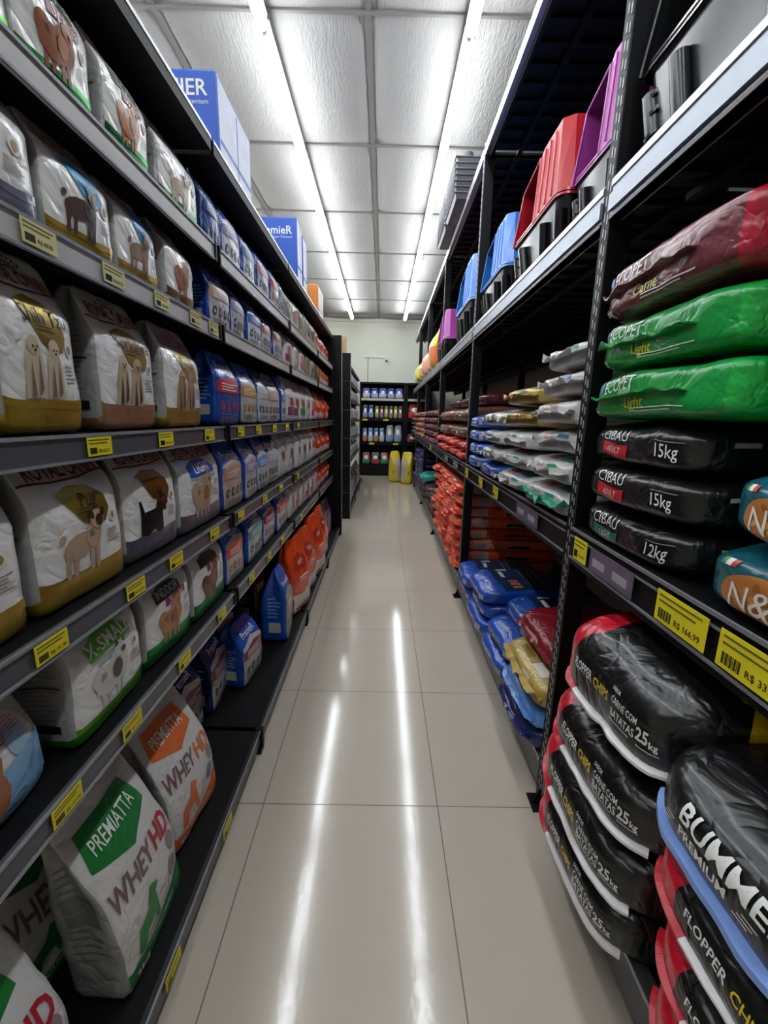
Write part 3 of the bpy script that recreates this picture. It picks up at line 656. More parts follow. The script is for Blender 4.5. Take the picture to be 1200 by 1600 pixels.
# ------------------------------------------------------------------ bottom row of the left shelving
def whey_bag(c='1f7a3a', hd='b01830', seed=1, H=.50, W=.27, D=.13, txt=True):
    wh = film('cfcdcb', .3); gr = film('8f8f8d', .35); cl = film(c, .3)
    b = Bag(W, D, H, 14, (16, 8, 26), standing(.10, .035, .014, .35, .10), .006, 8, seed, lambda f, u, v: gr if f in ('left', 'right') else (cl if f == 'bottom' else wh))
    b.poly('front', [(0, .03), (1, .02), (1, .20), (.75, .16), (.4, .12), (0, .12)], cl, 1)
    b.poly('front', [(.10, .66), (.16, .82), (.78, .82), (.84, .66), (.5, .58)], cl, 1)
    if txt:
        b.text('front', 'PREMIATTA', .47, .73, .034, WHT, 3, .58, .008); b.text('front', 'WHEY', .6, .90, .026, ink('6a1420'), 3, 1, .01)
        b.text('front', 'WHEY', .33, .49, .052, ink('7a5a60'), 3, .68, .02, shear=.15); b.text('front', 'HD', .78, .49, .052, ink(hd), 3, .75, .03, shear=.15)
        b.text('front', 'ALTA DIGESTIBILIDADE', .52, .105, .013, WHT, 3, .66); b.text('front', '3kg', .2, .055, .026, WHT, 3, 1, .01)
    b.ell('front', .86, .38, .018, .025, ink('8c7c80'), 2); b.ell('front', .8, .26, .018, .025, ink('8c7c80'), 2)
    m_ = ink(c)
    b.poly('front', [(.18, .14), (.2, .26), (.36, .29), (.42, .37), (.46, .36), (.52, .34), (.47, .31), (.50, .16), (.45, .16), (.42, .22), (.3, .21), (.26, .14)], m_, 3)
    b.lines('left', .2, .7, .8, 14, .035, .008, ink('6a6a6a'), seed, 1); b.rect('left', .2, .5, .8, .56, ink('6f6f70'), 2); b.rect('left', .2, .42, .8, .48, ink('6f6f70'), 2)
    return b
def place(key, fn, loc, rz, lab, grp, cat='pet food bag', scale=1, name='pet_food_bag', rx=0, ry=0):
    if key not in PROTO: o = PROTO[key] = fn().make(name)
    else: o = copy_tree(PROTO[key])
    o.location = loc; o.rotation_euler = (R_(rx), R_(ry), R_(rz)); o.scale = (scale,)*3 if not isinstance(scale, tuple) else scale
    return tag(o, lab, cat, grp)
GB6 = 'bags on the bottom shelf of the left shelving'
place('w1', lambda: whey_bag(), (-.605, .85, .097), 91, 'white bag with green banner and green dog, front of the bottom left shelf', GB6)
place('w2', lambda: whey_bag(seed=5, H=.42), (-.80, .80, .097), 80, 'shadowed white and green bag behind the big green dog bag', GB6)
place('w2', None, (-.66, .50, .097), 84, 'white and green bag cut by the lower left photo corner', GB6)
place('w3', lambda: whey_bag('d8703c', 'd8703c', 7, .46, .27), (-.64, 1.18, .097), 84, 'white bag with orange prints standing behind the green dog bag', GB6)
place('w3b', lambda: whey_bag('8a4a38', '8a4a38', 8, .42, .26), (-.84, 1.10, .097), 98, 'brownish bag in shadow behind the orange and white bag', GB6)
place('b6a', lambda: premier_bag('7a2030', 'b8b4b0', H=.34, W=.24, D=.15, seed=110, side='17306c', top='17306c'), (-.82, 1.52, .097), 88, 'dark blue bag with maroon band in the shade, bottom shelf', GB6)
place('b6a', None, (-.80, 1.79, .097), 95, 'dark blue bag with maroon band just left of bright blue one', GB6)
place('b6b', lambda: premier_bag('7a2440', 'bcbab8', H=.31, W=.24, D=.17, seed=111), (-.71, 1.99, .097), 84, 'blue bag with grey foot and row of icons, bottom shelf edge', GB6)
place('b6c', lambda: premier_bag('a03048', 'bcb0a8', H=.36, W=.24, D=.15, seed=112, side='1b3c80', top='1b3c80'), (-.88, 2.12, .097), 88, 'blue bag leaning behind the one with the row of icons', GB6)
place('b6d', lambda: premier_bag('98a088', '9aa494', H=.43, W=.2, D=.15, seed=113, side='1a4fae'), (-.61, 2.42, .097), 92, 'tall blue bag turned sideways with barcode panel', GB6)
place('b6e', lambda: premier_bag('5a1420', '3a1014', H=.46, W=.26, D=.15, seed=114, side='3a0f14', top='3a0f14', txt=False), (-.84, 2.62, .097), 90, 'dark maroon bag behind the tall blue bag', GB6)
og = lambda s, h, w_: (lambda: orange_bag(h, w_, .16, s, 'e04a1c', 'KEEP', (12, 8, 16), .009))
place('o6a', og(120, .50, .30), (-.60, 2.80, .097), 78, 'big crinkled orange bag right after the tall blue bag', GB6)
place('o6b', og(121, .48, .30), (-.60, 3.15, .097), 82, 'second big crinkled orange bag on the bottom shelf', GB6)
place('o6a', None, (-.58, 3.52, .097), 80, 'third big crinkled orange bag on the bottom shelf', GB6)
place('o6b', None, (-.60, 3.95, .097), 86, 'fourth and last big crinkled orange bag, bottom shelf', GB6)
place('q6', Pc('6a6468', '5a4a50', '2a262a', seed=123, H=.45, W=.25), (-.62, 4.32, .097), 88, 'grey bag beyond the orange ones, bottom shelf', GB6)
place('q6b', Pc('7a5078', '5a3a60', '2a262a', seed=124, H=.42, W=.25), (-.62, 4.66, .097), 88, 'mauve grey bag at the far end of the bottom shelf', GB6)
# cartons on top of the left shelving
def carton(x0, x1, y0, y1, h, col, side, label, txt=None, z=2.257):
    o = empty('carton', ((x0+x1)/2, (y0+y1)/2, z)); w_ = (x1-x0)/2; d = (y1-y0)/2
    mb = MB(); mb.box((-w_, -d, 0), (w_, d, h), col); bevel(mb.build('carton_body', o), .008, 2)
    if side:
        mb = MB(); mb.box((w_, -d+.015, .06), (w_+.001, d-.015, h-.012), side); mb.box((w_+.001, -d+.02, h*.3), (w_+.0015, d-.02, h*.35), col); mb.box((w_+.001, .01, .06), (w_+.0015, .02, h-.02), col); mb.build('side_print', o)
    mb = MB(); mb.box((-w_+.01, -.02, h), (w_-.01, .02, h+.0008), mat('packing_tape', 'a8a08c', .3)); mb.build('packing_tape', o)
    if txt:
        p = MB(); vs, fs, a0, a1, b0, b1 = text_geo(txt, .015); k = .048/.7
        p.add([(w_-.03+(x-a1)*k, -d-.001, h*.82+(y-.35)*k) for x, y in vs], fs, WHT)
        vs, fs, a0, a1, b0, b1 = text_geo('Super Premium', 0); k = .015/.7
        p.add([(w_-.03+(x-a1)*k, -d-.001, h*.82-.042+(y-.35)*k) for x, y in vs], fs, WHT)
        link('lettering', p.mesh('l', False), o)
    return tag(o, label, 'carton')
blu = mat('blue_carton', '1f56c0', .45, bump=.1, bscale=12); wsd = mat('scuffed_white_print', 'c4cbe0', .4, bump=.3, bscale=14, vary=.25)
carton(-.98, -.60, 1.78, 2.18, .30, blu, wsd, 'blue carton with white lettering nearest on top of left shelving', 'PREMIER')
carton(-1.0, -.60, 3.23, 3.42, .43, blu, wsd, 'tall blue carton with white lettering further along the shelf top', 'PremieR')
carton(-1.0, -.60, 3.45, 3.62, .40, blu, wsd, 'blue carton standing just behind the tall lettered one')
carton(-.9, -.60, 4.2, 4.55, .29, mat('orange_carton', 'd9822c', .4, bump=.2, bscale=10), mat('pale_print', 'd8cfc4', .4), 'orange carton at the far end of the shelf top')

# ------------------------------------------------------------------ right storage rack
def xf(y): return .60+.011*y
PY = [-.58+1.92*k for k in range(6)]+[10.5]
SKIN = mat('pale_card_holder', '6a5f74', .25); CARD = mat('grey_card', 'a09aa8', .4)
def rack_bay(k, label):
    y0, y1 = PY[k], PY[k+1]; Lb = y1-y0; o = empty('storage_rack', (xf(y0), y0, 0), -.011)
    slotm = mat('rack_slot_edge', '8c8e90', .4)
    def post(nm, x, y, front):
        mb = MB(); mb.box((x, y, 0), (x+.004, y+.045, 3.16), BLACKM); mb.box((x, y, 0), (x+.065, y+.004, 3.16), BLACKM)
        mb.box((x, y-.001, 0), (x+.004, y, 3.16), mat('worn_rack_edge', '3f4144', .35))
        if front:
            for q in range(78):
                z = .06+q*.04; mb.box((x-.0012, y+.006, z), (x, y+.013, z+.024), slotm); mb.box((x-.0012, y+.022, z+.01), (x, y+.029, z+.034), slotm)
        mb.build(nm, o)
    post('post', 0, 0, True); post('post', .90, 0, False)
    mb = MB(); mb.box((-.035, -.03, 0), (.06, .05, .006), BLACKM); mb.add([(-.03, .004, .006), (0, .004, .006), (0, .004, .07), (-.03, .010, .006), (0, .010, .006), (0, .010, .07)], [(0, 1, 2), (5, 4, 3), (0, 3, 4, 1), (1, 4, 5, 2), (2, 5, 3, 0)], BLACKM); mb.build('foot_plate', o)
    a, b = .047, Lb-.002
    gapm = mat('beam_groove', '2a2a2e', .4)
    for nm, z0, z1 in (('beam', .05, .165), ('beam', .955, 1.072), ('beam', 1.945, 2.05), ('beam', 3.09, 3.15)):
        mb = MB()
        if z0 < .1: mb.box((.0, a, z0), (.035, b, z1), mat('dark_grey_beam', '4c4c4e', .4)); mb.box((-.003, a, z1-.012), (.0, b, z1), RAILC)
        elif z0 < 1: mb.box((.0, a, z0), (.035, b, z1), BLACKM); mb.box((-.006, a, z1-.008), (0, b, z1), mat('thin_channel_edge', '77777c', .35)); mb.box((-.005, a, z1-.03), (0, b, z1-.026), mat('thin_channel_edge', '77777c', .35)); mb.box((-.006, a, z0+.018), (0, b, z0+.023), mat('thin_channel_edge', '77777c', .35))
        elif z0 < 3:
            mb.box((.0, a, z0), (.035, b, z1), GALV); mb.box((-.008, a, z0+.02), (0, b, z0+.062), GALV); mb.box((-.004, a, z1-.022), (0, b, z1-.006), mat('bright_galvanised', 'b4bac4', .3, .6)); mb.box((-.004, a, z0), (0.03, b, z0+.008), gapm)  # paler upper strip paints the light caught along the beam edge
        else: mb.box((.0, a, z0), (.03, b, z1), mat('silver_edge', 'a5a5a6', .35, .5)); mb.box((.03, a, z0-.02), (.05, b, z1), BLACKM)
        mb.build(nm, o)
        mb = MB(); mb.box((.93, a, z0), (.955, b, z1), BLACKM); mb.build('beam', o)
    for z in (.165, 1.066, 2.044, 3.13):
        mb = MB(); n_ = 15; p = (b-a)/n_
        for q in range(n_): mb.box((.036, a+q*p, z-.014), (.93, a+(q+1)*p+.0005, z), BLACKD); mb.box((.036, a+q*p+.02, z-.030), (.93, a+q*p+.045, z-.014), BLACKD)
        for x in (.2, .76): mb.box((x, a, z-.05), (x+.03, b, z-.031), BLACKM)
        d = mb.build('deck', o)
    if True:
        zz = .0 if k == 0 else 1.93
        mb = MB(); mb.box((.958, 0, zz), (.966, Lb, 3.12), mat('dark_shade_sheet', '15161c', .7)); mb.build('added_shade_sheet', o)  # sheet added so that the depth behind the shelves stays dark
    return tag(o, label, 'storage rack')
RN = ['nearest bay of the tall black storage rack on the right', 'second bay of the black rack, holding silver bags above blue ones', 'third rack bay, holding the wall of small orange bags', 'fourth rack bay, holding burgundy bags', 'fifth rack bay, near the yellow sacks', 'last rack bay, by the end wall']
for k in range(6): rack_bay(k, RN[k])

# ------------------------------------------------------------------ bags lying on the right rack
def lay(key, fn, y0, y1, z, lab, grp, x=None, rz=0, sc=None, rx=0, name='pet_food_bag', ry=0):
    if re.match('f\\d|bum|c\\d|e\\d|n\\d|nv|s\\d|gs|br|bg|wb', key): name = 'pet_food_sack'
    if key not in PROTO: o = PROTO[key] = fn().make(name)
    else: o = copy_tree(PROTO[key])
    me = o.data; W0 = max(v.co.x for v in me.vertices)-min(v.co.x for v in me.vertices); D0 = -min(v.co.y for v in me.vertices)
    s = (y1-y0)/W0; ym = (y0+y1)/2; xx = (xf(ym)+.012 if x is None else x)
    o.scale = (s, 1, sc or 1); o.location = (xx+D0, ym, z); o.rotation_euler = (R_(rx), R_(ry), R_(-90+rz))
    return tag(o, lab, 'pet food sack' if name == 'pet_food_sack' else 'pet food bag', grp)
def flopper(H=.2, seed=1, W=.46, D=.78, full=False):
    rd = film('c4122a', .3); bk = film('0e0e0f', .3); yl = film('e0b414', .3)
    def mf(f, u, v):
        if f in ('front', 'back'): return rd if u < .26 else bk
        if f == 'left': return rd
        if f == 'top':
            if full and v > .62: return yl
            return rd if u < .26 and v < .8 else bk
        return yl if (full and f == 'right' and u > .2 and v > .6) else bk
    b = Bag(W, D, H, 5, (22, 20, 12), lying(.25, .08), .006, 7, seed, mf)
    b.poly('front', [(.24, 0), (.30, .0), (.33, .3), (.30, .7), (.26, 1), (.24, 1)], bk, 1)
    b.text('front', 'FLOPPER', .385, .62, .030, WHT, 3, .50, .015); b.text('front', 'CHIPS', .555, .61, .030, ink('e8c41c'), 3, .50, .015)
    b.text('front', 'CARNE COM', .74, .66, .021, WHT, 3, .48, .01); b.text('front', 'BATATAS', .74, .49, .025, WHT, 3, .54, .015); b.text('front', 'SABOR', .67, .78, .009, WHT, 3, .8)
    b.rect('front', .65, .38, .80, .392, WHT, 3); b.text('front', '25', .868, .54, .036, WHT, 3, .6, .03); b.text('front', 'kg', .925, .49, .020, WHT, 3, .7, .02); b.rect('front', .84, .38, .95, .392, WHT, 3)
    if full:
        b.poly('top', [(0.02, .64), (.05, .46), (.3, .36), (.6, .27), (.85, .20), (1, .17), (1, .64)], yl, 1)
        b.ell('top', .72, .50, .13, .10, film('6a3420', .4), 2, 28); b.ell('top', .74, .50, .05, .02, ink('a06a3a'), 3, 10, .4); b.ell('top', .64, .48, .05, .02, ink('904a30'), 3, 10, 1.2); b.ell('top', .80, .54, .05, .015, ink('b07a4a'), 3, 10, 2.2)
        b.text('top', 'NUTRI', .40, .47, .05, INK, 3, .8, .02, rot=.4); b.rect('top', .90, .34, 1, .95, film('d8601a', .3), 2)
    o_ = MB(); b.strip('front', .18, .0, .30, .016, .006, ink('c4122a'), o_, seed=seed); b.strip('front', .18, .30, 1.0, .016, .007, ink('e2dede'), o_, seed=seed)
    b.extra = [('seam_strip', o_)]
    return b
def bummer(seed=3):
    bk = film('0e0e10', .32)
    b = Bag(.52, .8, .155, 5, (24, 20, 14), lying(.2, .06), .006, 6, seed, lambda f, u, v: bk)
    b.text('front', 'BUMMER', .42, .70, .038, WHT, 3, .88, .018); b.text('front', 'PREMIUM', .34, .44, .020, WHT, 3, .85, .015)
    for x in (.17, .48):
        for q in range(3): b.rect('front', x-.02+.012*q, .36+.05*q, x+.05-.012*(2-q), .375+.05*q, WHT, 3)
    b.text('front', 'Carne', .78, .60, .03, ink('c8c8c8'), 3, 1, 0, shear=.3); b.poly('front', [(.66, .42), (.86, .52), (.86, .47), (.68, .37)], ink('e0601c'), 3)
    o_ = MB(); b.strip('front', .16, .0, 1.0, .022, .012, ink('7f9fe0'), o_, .004, 4, 30); b.extra = [('blue_seam_strip', o_)]
    return b
def ecopet(col='0f8f3a', bright='08a53c', word='Light', seed=1, H=.15):
    c1 = film(col, .3); c2 = film(bright, .3)
    b = Bag(.54, .75, H, 8, (20, 18, 12), lying(.12, .04), .008, 7, seed, lambda f, u, v: c2 if f in ('right',) or (f in ('front', 'top', 'bottom') and u > .93) else c1)
    b.text('front', 'ECOPET', .30, .74, .034, WHT, 3, .85, .0, shear=.25); b.ell('front', .13, .76, .014, .014, ink('4f86c8'), 3); b.text('front', 'natural', .36, .60, .016, WHT, 3, 1, 0, shear=.3)
    b.text('front', word, .45, .34, .028, ink('c8c81c'), 3, 1, .01); b.rect('front', .42, .21, .78, .228, WHT, 3); b.rect('front', .42, .16, .7, .17, ink('b8d8c0'), 3)
    b.text('front', '15kg', .09, .17, .022, WHT, 3, .9, .01)
    for q in (0, .012): b.rect('right', .26+q, .2, .264+q, .85, ink('c8e0c8'), 2)
    b.ell('right', .42, .5, .05, .05, ink('c8e0c8'), 2, 20); b.ell('right', .42, .5, .046, .046, c2, 3, 20)
    o_ = MB(); b.strip('front', .50, -.02, .78, .022, .003, c1, o_, .006, seed, 26); b.extra = [('folded_flap', o_)]
    return b
def cibau(lab='b8222a', word='ADULT', kg='15kg', seed=1, H=.13):
    bk = film('111213', .3)
    b = Bag(.48, .75, H, 7, (20, 18, 10), lying(.15, .05), .009, 7, seed, lambda f, u, v: bk)
    b.ell('front', .06, .56, .018, .026, ink('d8dce4'), 2); b.ell('front', .06, .56, .015, .022, ink('2f6ab4'), 3); b.rect('front', .03, .50, .09, .60, ink('d8dce4'), 4); b.text('front', 'FARMINA', .06, .55, .007, ink('2f6ab4'), 5, .9)
    b.text('front', 'CIBAU', .36, .75, .030, WHT, 3, 1.05, -.002, shear=-.12)
    b.poly('front', [(.24, .26), (.23, .58), (.34, .52), (.47, .50), (.50, .52), (.50, .18), (.36, .20)], film(lab, .3), 2); b.text('front', word, .37, .36, .018, ink('e8c8c8'), 3, .85)
    b.text('front', kg, .82, .50, .034, WHT, 3, .8, .005); b.rect('front', .74, .70, .92, .715, ink('9a9a9a'), 2)
    for q in (0, .012): b.rect('right', .30+q, .1, .304+q, .9, ink('8a8a86'), 2)
    b.rect('right', .10, .62, .18, .72, ink('a8a8a4'), 2); b.ell('right', .42, .5, .05, .05, ink('77777a'), 2, 20); b.ell('right', .42, .5, .045, .045, bk, 3, 20)
    return b
def nd_bag(seed=1, col='0f5a68', W=.46, H=.14):
    tl = film(col, .26)
    b = Bag(W, .6, H, 5.5, (18, 16, 12), lying(.15, .08), .008, 7, seed, lambda f, u, v: tl)
    b.ell('front', .30, .42, .085, .045, ink('b4733a'), 2, 26); rr = random.Random(seed)
    for q in range(16):
        a = rr.uniform(0, 6.28); r = rr.uniform(.0, .8); b.ell('front', .30+.075*r*math.cos(a)/W, .42+.036*r*math.sin(a)/H, .010, .006, ink(rr.choice(['c98a4c', '9c5c2a', 'd29c60'])), 3, 8, a)
    b.text('front', 'N&D', .31, .40, .048, ink('e6e2d8'), 5, .9, .0)
    for q, c in enumerate(('2f8a3c', 'e6e6e2', 'b82a2a')): b.rect('front', .09+.026*q, .78, .116+.026*q, .88, ink(c), 2)
    b.text('front', 'Prime', .82, .25, .02, ink('c8d8d8'), 3)
    return b
def silver(seed=1, H=.098, W=.46, D=.6, c='c8c7c5', p1='b8404c', p2='3f9a8a', flap='a9a8a6', side=None, dark=False, low='9f9e9d'):
    sv = film(c, .3); dk = film(low, .34); fl = film(flap, .32)
    b = Bag(W, D, H, 9, (14, 12, 8), lying(.1, .05, taper=.22), .009, 8, seed, lambda f, u, v: (dk if v < .55 else sv) if f == 'front' else (dk if f == 'bottom' else sv))
    b.text('front', 'Special', .35, .78, .022, ink(p1), 2, 1, .0, shear=.2); b.rect('front', .55, .68, .74, .86, ink(p2), 2); b.rect('top', .2, .06, .45, .14, ink(p1), 1); b.rect('top', .55, .05, .8, .16, ink(p2), 1)
    if dark: b.rect('front', .05, .3, .6, .75, ink('2a2c30'), 2); b.lines('front', .1, .6, .5, 3, .1, .03, ink('b8b8b8'), seed, 3)
    else: b.lines('front', .12, .42, .8, 3, .1, .015, ink('8c8c8c'), seed, 2)
    o_ = MB(); b.strip('front', .58, -.01, 1.01, .03, .003, fl if side is None else film(side, .3), o_, .014, seed, 16); b.extra = [('sealed_flap', o_)]
    return b
def plain(seed, col, H=.10, W=.42, D=.6, lab=None, res=(8, 8, 6), amp=.01, taper=.25, txt=None, flap=True, n=8, sidelab=False, freq=9):
    c = film(col, .28)
    b = Bag(W, D, H, n, res, lying(.1, .05, taper=taper), amp, freq, seed, lambda f, u, v: c)
    if lab: b.rect('front', .25, .35, .6, .75, ink(lab), 1)
    if txt: b.text('front', txt[0], .45, .55, H*.34, ink(txt[1]), 2, 1, .01)
    if sidelab: b.rect('right', .16, .2, .32, .85, ink('b0aca0'), 1); b.lines('right', .17, .75, .31, 4, .14, .05, ink('77746c'), seed, 2); b.rect('right', .5, .2, .72, .5, ink('1c1a1a'), 1); b.rect('right', .5, .2, .72, .3, ink('9c9890'), 2); b.rect('right', .04, .3, .12, .8, ink('d88a70'), 1)
    if flap: o_ = MB(); b.strip('front', .5, .04, .96, .02, .003, c, o_, .01, seed, 10); b.extra = [('sealed_flap', o_)]
    return b
def premlay(seed, col='1c50b0', W=.42, lab='b8604c', H=.10, D=.55, low='16304c'):
    c = film(col, .26); lw = film(low, .27)
    b = Bag(W, D, H, 7, (14, 14, 8), lying(.15, .06, taper=.2), .008, 8, seed, lambda f, u, v: lw if f == 'top' and v > .2 else c)
    b.text('front', 'PremieR', .45, .60, .03, ink('c8d0e4'), 2, 1, .01); b.rect('front', .80, .25, .94, .7, ink('9aa6b4'), 2); b.rect('front', .1, .2, .7, .32, ink(lab), 2)
    for q in range(3): b.rect('top', .62+.10*q, .34, .69+.10*q, .44, ink(lab), 2)
    b.rect('top', .14, .30, .20, .42, ink('c8ccd0'), 2); b.rect('top', .26, .30, .50, .345, ink('c8ccd0'), 2); b.lines('top', .1, .7, .9, 3, .08, .01, ink('5a6c84'), seed, 2)
    return b
_mk = Bag.make
def make2(s, name, prn='printed_design'):
    o = _mk(s, name, prn)
    for nm, mb_ in getattr(s, 'extra', []): link(nm, mb_.mesh(nm, True), o)
    return o
Bag.make = make2
# near bay, floor level: two stacks of 25 kg sacks
FG = 'red and black sacks stacked low on the right'
lay('f1', lambda: flopper(.172, 1, full=True), .72, 1.22, .168, 'red and black sack, bottom of the far stack of four', FG, x=.515, rz=1)
lay('f2', lambda: flopper(.176, 2), .68, 1.21, .336, 'red and black sack, second from bottom in the stack of four', FG, x=.50, rz=-1)
lay('f3', lambda: flopper(.182, 3), .67, 1.17, .508, 'red and black sack, just under the top of the stack of four', FG, x=.50)
lay('f4', lambda: flopper(.235, 4, full=True), .67, 1.14, .686, 'topmost red and black sack with yellow patch on its upper side', FG, x=.505, rz=1)
FG2 = 'red and black sacks under the all black sack'
lay('f2', None, .18, .67, .168, 'red ended sack at the very bottom of the near stack', FG2, x=.52, sc=.75, rz=2)
lay('f3', None, .17, .66, .305, 'red ended sack, second from bottom of the near stack', FG2, x=.505, sc=.70, rz=1)
lay('f1', None, .16, .66, .44, 'red ended sack, third from bottom of the near stack', FG2, x=.50, sc=.72)
lay('f2', None, .18, .69, .57, 'red ended sack directly under the black sack with blue edge', FG2, x=.495, sc=.75)
lay('bum', bummer, .16, .72, .700, 'black sack with big white letters and pale blue edge', None, x=.49)
# near bay, middle shelf
MG = 'sacks on the middle shelf of the nearest rack bay'
lay('c3', lambda: cibau('12705c', 'LIGHT', '12kg', 13, .108), .85, 1.33, 1.070, 'black sack with teal label, lowest of the three black ones', MG, x=.61, rz=1)
lay('c2', lambda: cibau(seed=14, H=.112), .84, 1.33, 1.180, 'black sack with red label, middle of the three black ones', MG, x=.61)
lay('c1', lambda: cibau(seed=15, H=.112), .85, 1.325, 1.292, 'black sack with red label directly under the green sacks', MG, x=.61, rz=-1)
lay('e2', lambda: ecopet(seed=16, H=.130), .77, 1.33, 1.405, 'lower of the two bright green sacks', MG, x=.60, rz=1)
lay('e1', lambda: ecopet(seed=17, H=.135), .77, 1.34, 1.533, 'upper of the two bright green sacks, under the red one', MG, x=.605)
lay('e0', lambda: ecopet('6e3038', 'b01230', 'Carne', 18, .15), .77, 1.35, 1.666, 'maroon and red sack lying on top of the green sacks', MG, x=.60, rz=-2, ry=0)
lay('n2', lambda: nd_bag(21, H=.13), .27, .83, 1.070, 'teal sack with round kibble picture, lower of two', MG, x=.605, rz=3)
lay('n1', lambda: nd_bag(22, H=.13), .27, .80, 1.202, 'teal sack with round kibble picture, upper of two', MG, x=.605)
lay('nv', lambda: plain(23, '1c1f5a', .16, .44, .55, txt=('VET', '8a8ac0'), res=(12, 12, 8), taper=.1, flap=False), .25, .735, 1.335, 'navy blue sack lying on the teal sacks', MG, x=.625)
# second bay, middle shelf: silver bags
SG = 'silver white bags on the middle rack shelf, near column'
sil = [lambda: silver(31, p2='2f9a78', side='2f9a78'), lambda: silver(32, p2='3f9a6a'), lambda: silver(33, p2='4a8ac0'), lambda: silver(34, p2='c8a0a0'), lambda: silver(35, p2='4a7ac0')]
for q, (s_, z) in enumerate(((0, 1.073), (1, 1.178), (2, 1.282), (3, 1.385), (4, 1.482), (1, 1.578))):
    lay('s%d' % s_, sil[s_], 1.40+.012*(q % 2), 1.85-.012*q, z, 'silver white bag in the near column, %s' % ['lowest, with green edge', 'second from bottom', 'third from bottom', 'fourth from bottom', 'fifth from bottom', 'topmost'][q], SG, x=.605+.012*(q % 3), rz=[3, -2, 2, -3, 1, 2][q])
SG2 = 'silver and gold bags, second column on the middle rack shelf'
gld = [lambda: silver(41, c='cfcecb', p2='3f8ab0'), lambda: silver(42, p2='3fa0a0'), lambda: silver(43, p2='2f8a60'), lambda: silver(44, c='b49a52', low='8a7030', p2='8a6a20', side='8a7030'), lambda: silver(45, c='b49a52', low='8a7030', side='8a7030')]
for q in range(5):
    lay('gs%d' % q, gld[q], 1.87+.02*(q % 2), 2.32-.01*q, 1.073+.098*q, ['silver bag with blue print, lowest in the second column', 'silver bag with teal print, second up in the second column', 'silver bag with green print, middle of the second column', 'gold edged bag, just under the top of the second column', 'gold edged bag on top of the second column'][q], SG2, x=.615+.01*(q % 2), rz=[4, 1, -3, 5, 2][q], sc=.93)
lay('blc', lambda: premlay(51, H=.09, low='1c50b0'), 2.34, 2.76, 1.073, 'blue bag below three white and black printed ones', SG2, x=.615)
for q in range(3): lay('wb%d' % (q % 2), (lambda q=q: silver(52+q, dark=True, W=.42)), 2.34, 2.74, 1.165+.098*q, 'white bag with black panel, %s of three in its column' % ['lowest', 'middle', 'top'][q], SG2, x=.62, rz=[2, -2, 1][q], sc=.95)
for q in range(4): lay('bb%d' % (q % 2), (lambda q=q: premlay(55+q, '3a5aa8', low='3a5aa8', lab='8aa0d0')), 2.79, 3.22, 1.073+.088*q, 'light blue bag next to the rack post, %s in its column' % ['lowest', 'second up', 'third up', 'topmost'][q], 'column of four light blue bags', x=.625, rz=[1, -2, 2, 0][q])
# second bay, floor level: blue pile
BG = 'bags piled on the lowest shelf of the second rack bay'
pile = [(2.74, 3.18, .17, 0, 'farthest blue bag, bottom layer'), (2.74, 3.16, .262, 1, 'farthest blue bag, upper layer with dark top'),
        (2.28, 2.72, .17, 1, 'blue bag of the middle pile, bottom layer'), (2.28, 2.71, .262, 2, 'blue bag of the middle pile, second layer'), (2.30, 2.72, .354, 0, 'blue bag on top of the middle pile'),
        (1.82, 2.26, .17, 2, 'blue bag of the nearer pile, bottom layer'), (1.82, 2.25, .262, 0, 'blue bag of the nearer pile, second layer')]
for q, (a, b_, z, t, lb) in enumerate(pile):
    lay('pl%d' % t, (lambda t=t: premlay(61+t)), a, b_, z, lb, BG, x=.60-.015*(q % 3), rz=[2, -2, 1, -3, 2, 0, 3][q])
lay('dkb', lambda: plain(65, '14205e', .09, .42, .55, lab='c8ccd8', taper=.3), 1.39, 1.80, .17, 'dark blue bag with white spots at the bottom near the black sacks', BG, x=.56)
lay('lbl', lambda: plain(66, '5a90d8', .09, .42, .55, lab='d8d8d8', taper=.3, txt=None), 1.39, 1.80, .258, 'sky blue and white bag near the red and black sacks', BG, x=.575)
lay('gdw', lambda: silver(67, c='b49a52', low='9a8238', p1='8a6a20', p2='e0ddd4', side='b49a52', D=.5), 1.39, 1.84, .346, 'gold and white bag lying on the sky blue one', BG, x=.59)
lay('rdw', lambda: plain(68, '8e1626', .11, .46, .5, lab='d8d6d4', taper=.3), 1.45, 1.92, .445, 'glossy dark red and white bag on top of the pile', BG, x=.66)
lay('pl0', None, 1.86, 2.28, .354, 'blue bag with dark upper side beside the dark red bag', BG, x=.70)
# third bay
OGp = 'wall of small orange bags in the third rack bay'
cw = 1.80/5
for c in range(5):
    for r in range(8):
        y = 3.36+c*cw
        lay('or%d' % ((c*3+r) % 4), (lambda c=c, r=r: plain(71+(c*3+r) % 4, ['ee6a40', 'e4512c', 'e87454', 'd94a26'][(c*3+r) % 4], .092, .34, .82, lab='e0a890', res=(8, 10, 6), amp=.014, freq=11, sidelab=True)), y+.01, y+cw-.008, .17+r*.091,
            'orange bag end, column %s from camera, row %s from bottom' % (['one', 'two', 'three', 'four', 'five'][c], ['one', 'two', 'three', 'four', 'five', 'six', 'seven', 'eight'][r]), OGp, x=xf(y)-.01+random.uniform(-.03, .02), rz=random.uniform(-4, 4))
BRG = 'sacks on the middle shelf of the third rack bay'
for c in range(4): 
    for r in range(2):
        lay('ro%d' % ((c+r) % 2), (lambda c=c, r=r: plain(81+(c+r) % 2, ['d83a24', 'cc4a3a'][(c+r) % 2], .085, .42, .6, lab='d8a8a0', amp=.013)), 3.36+.45*c, 3.79+.45*c, 1.073+.082*r, 'small red bag under the brown sacks, %s column, %s' % (['nearest', 'second', 'third', 'fourth'][c], ['lower', 'upper'][r]), BRG, rz=random.uniform(-4, 4), x=xf(4)-.01)
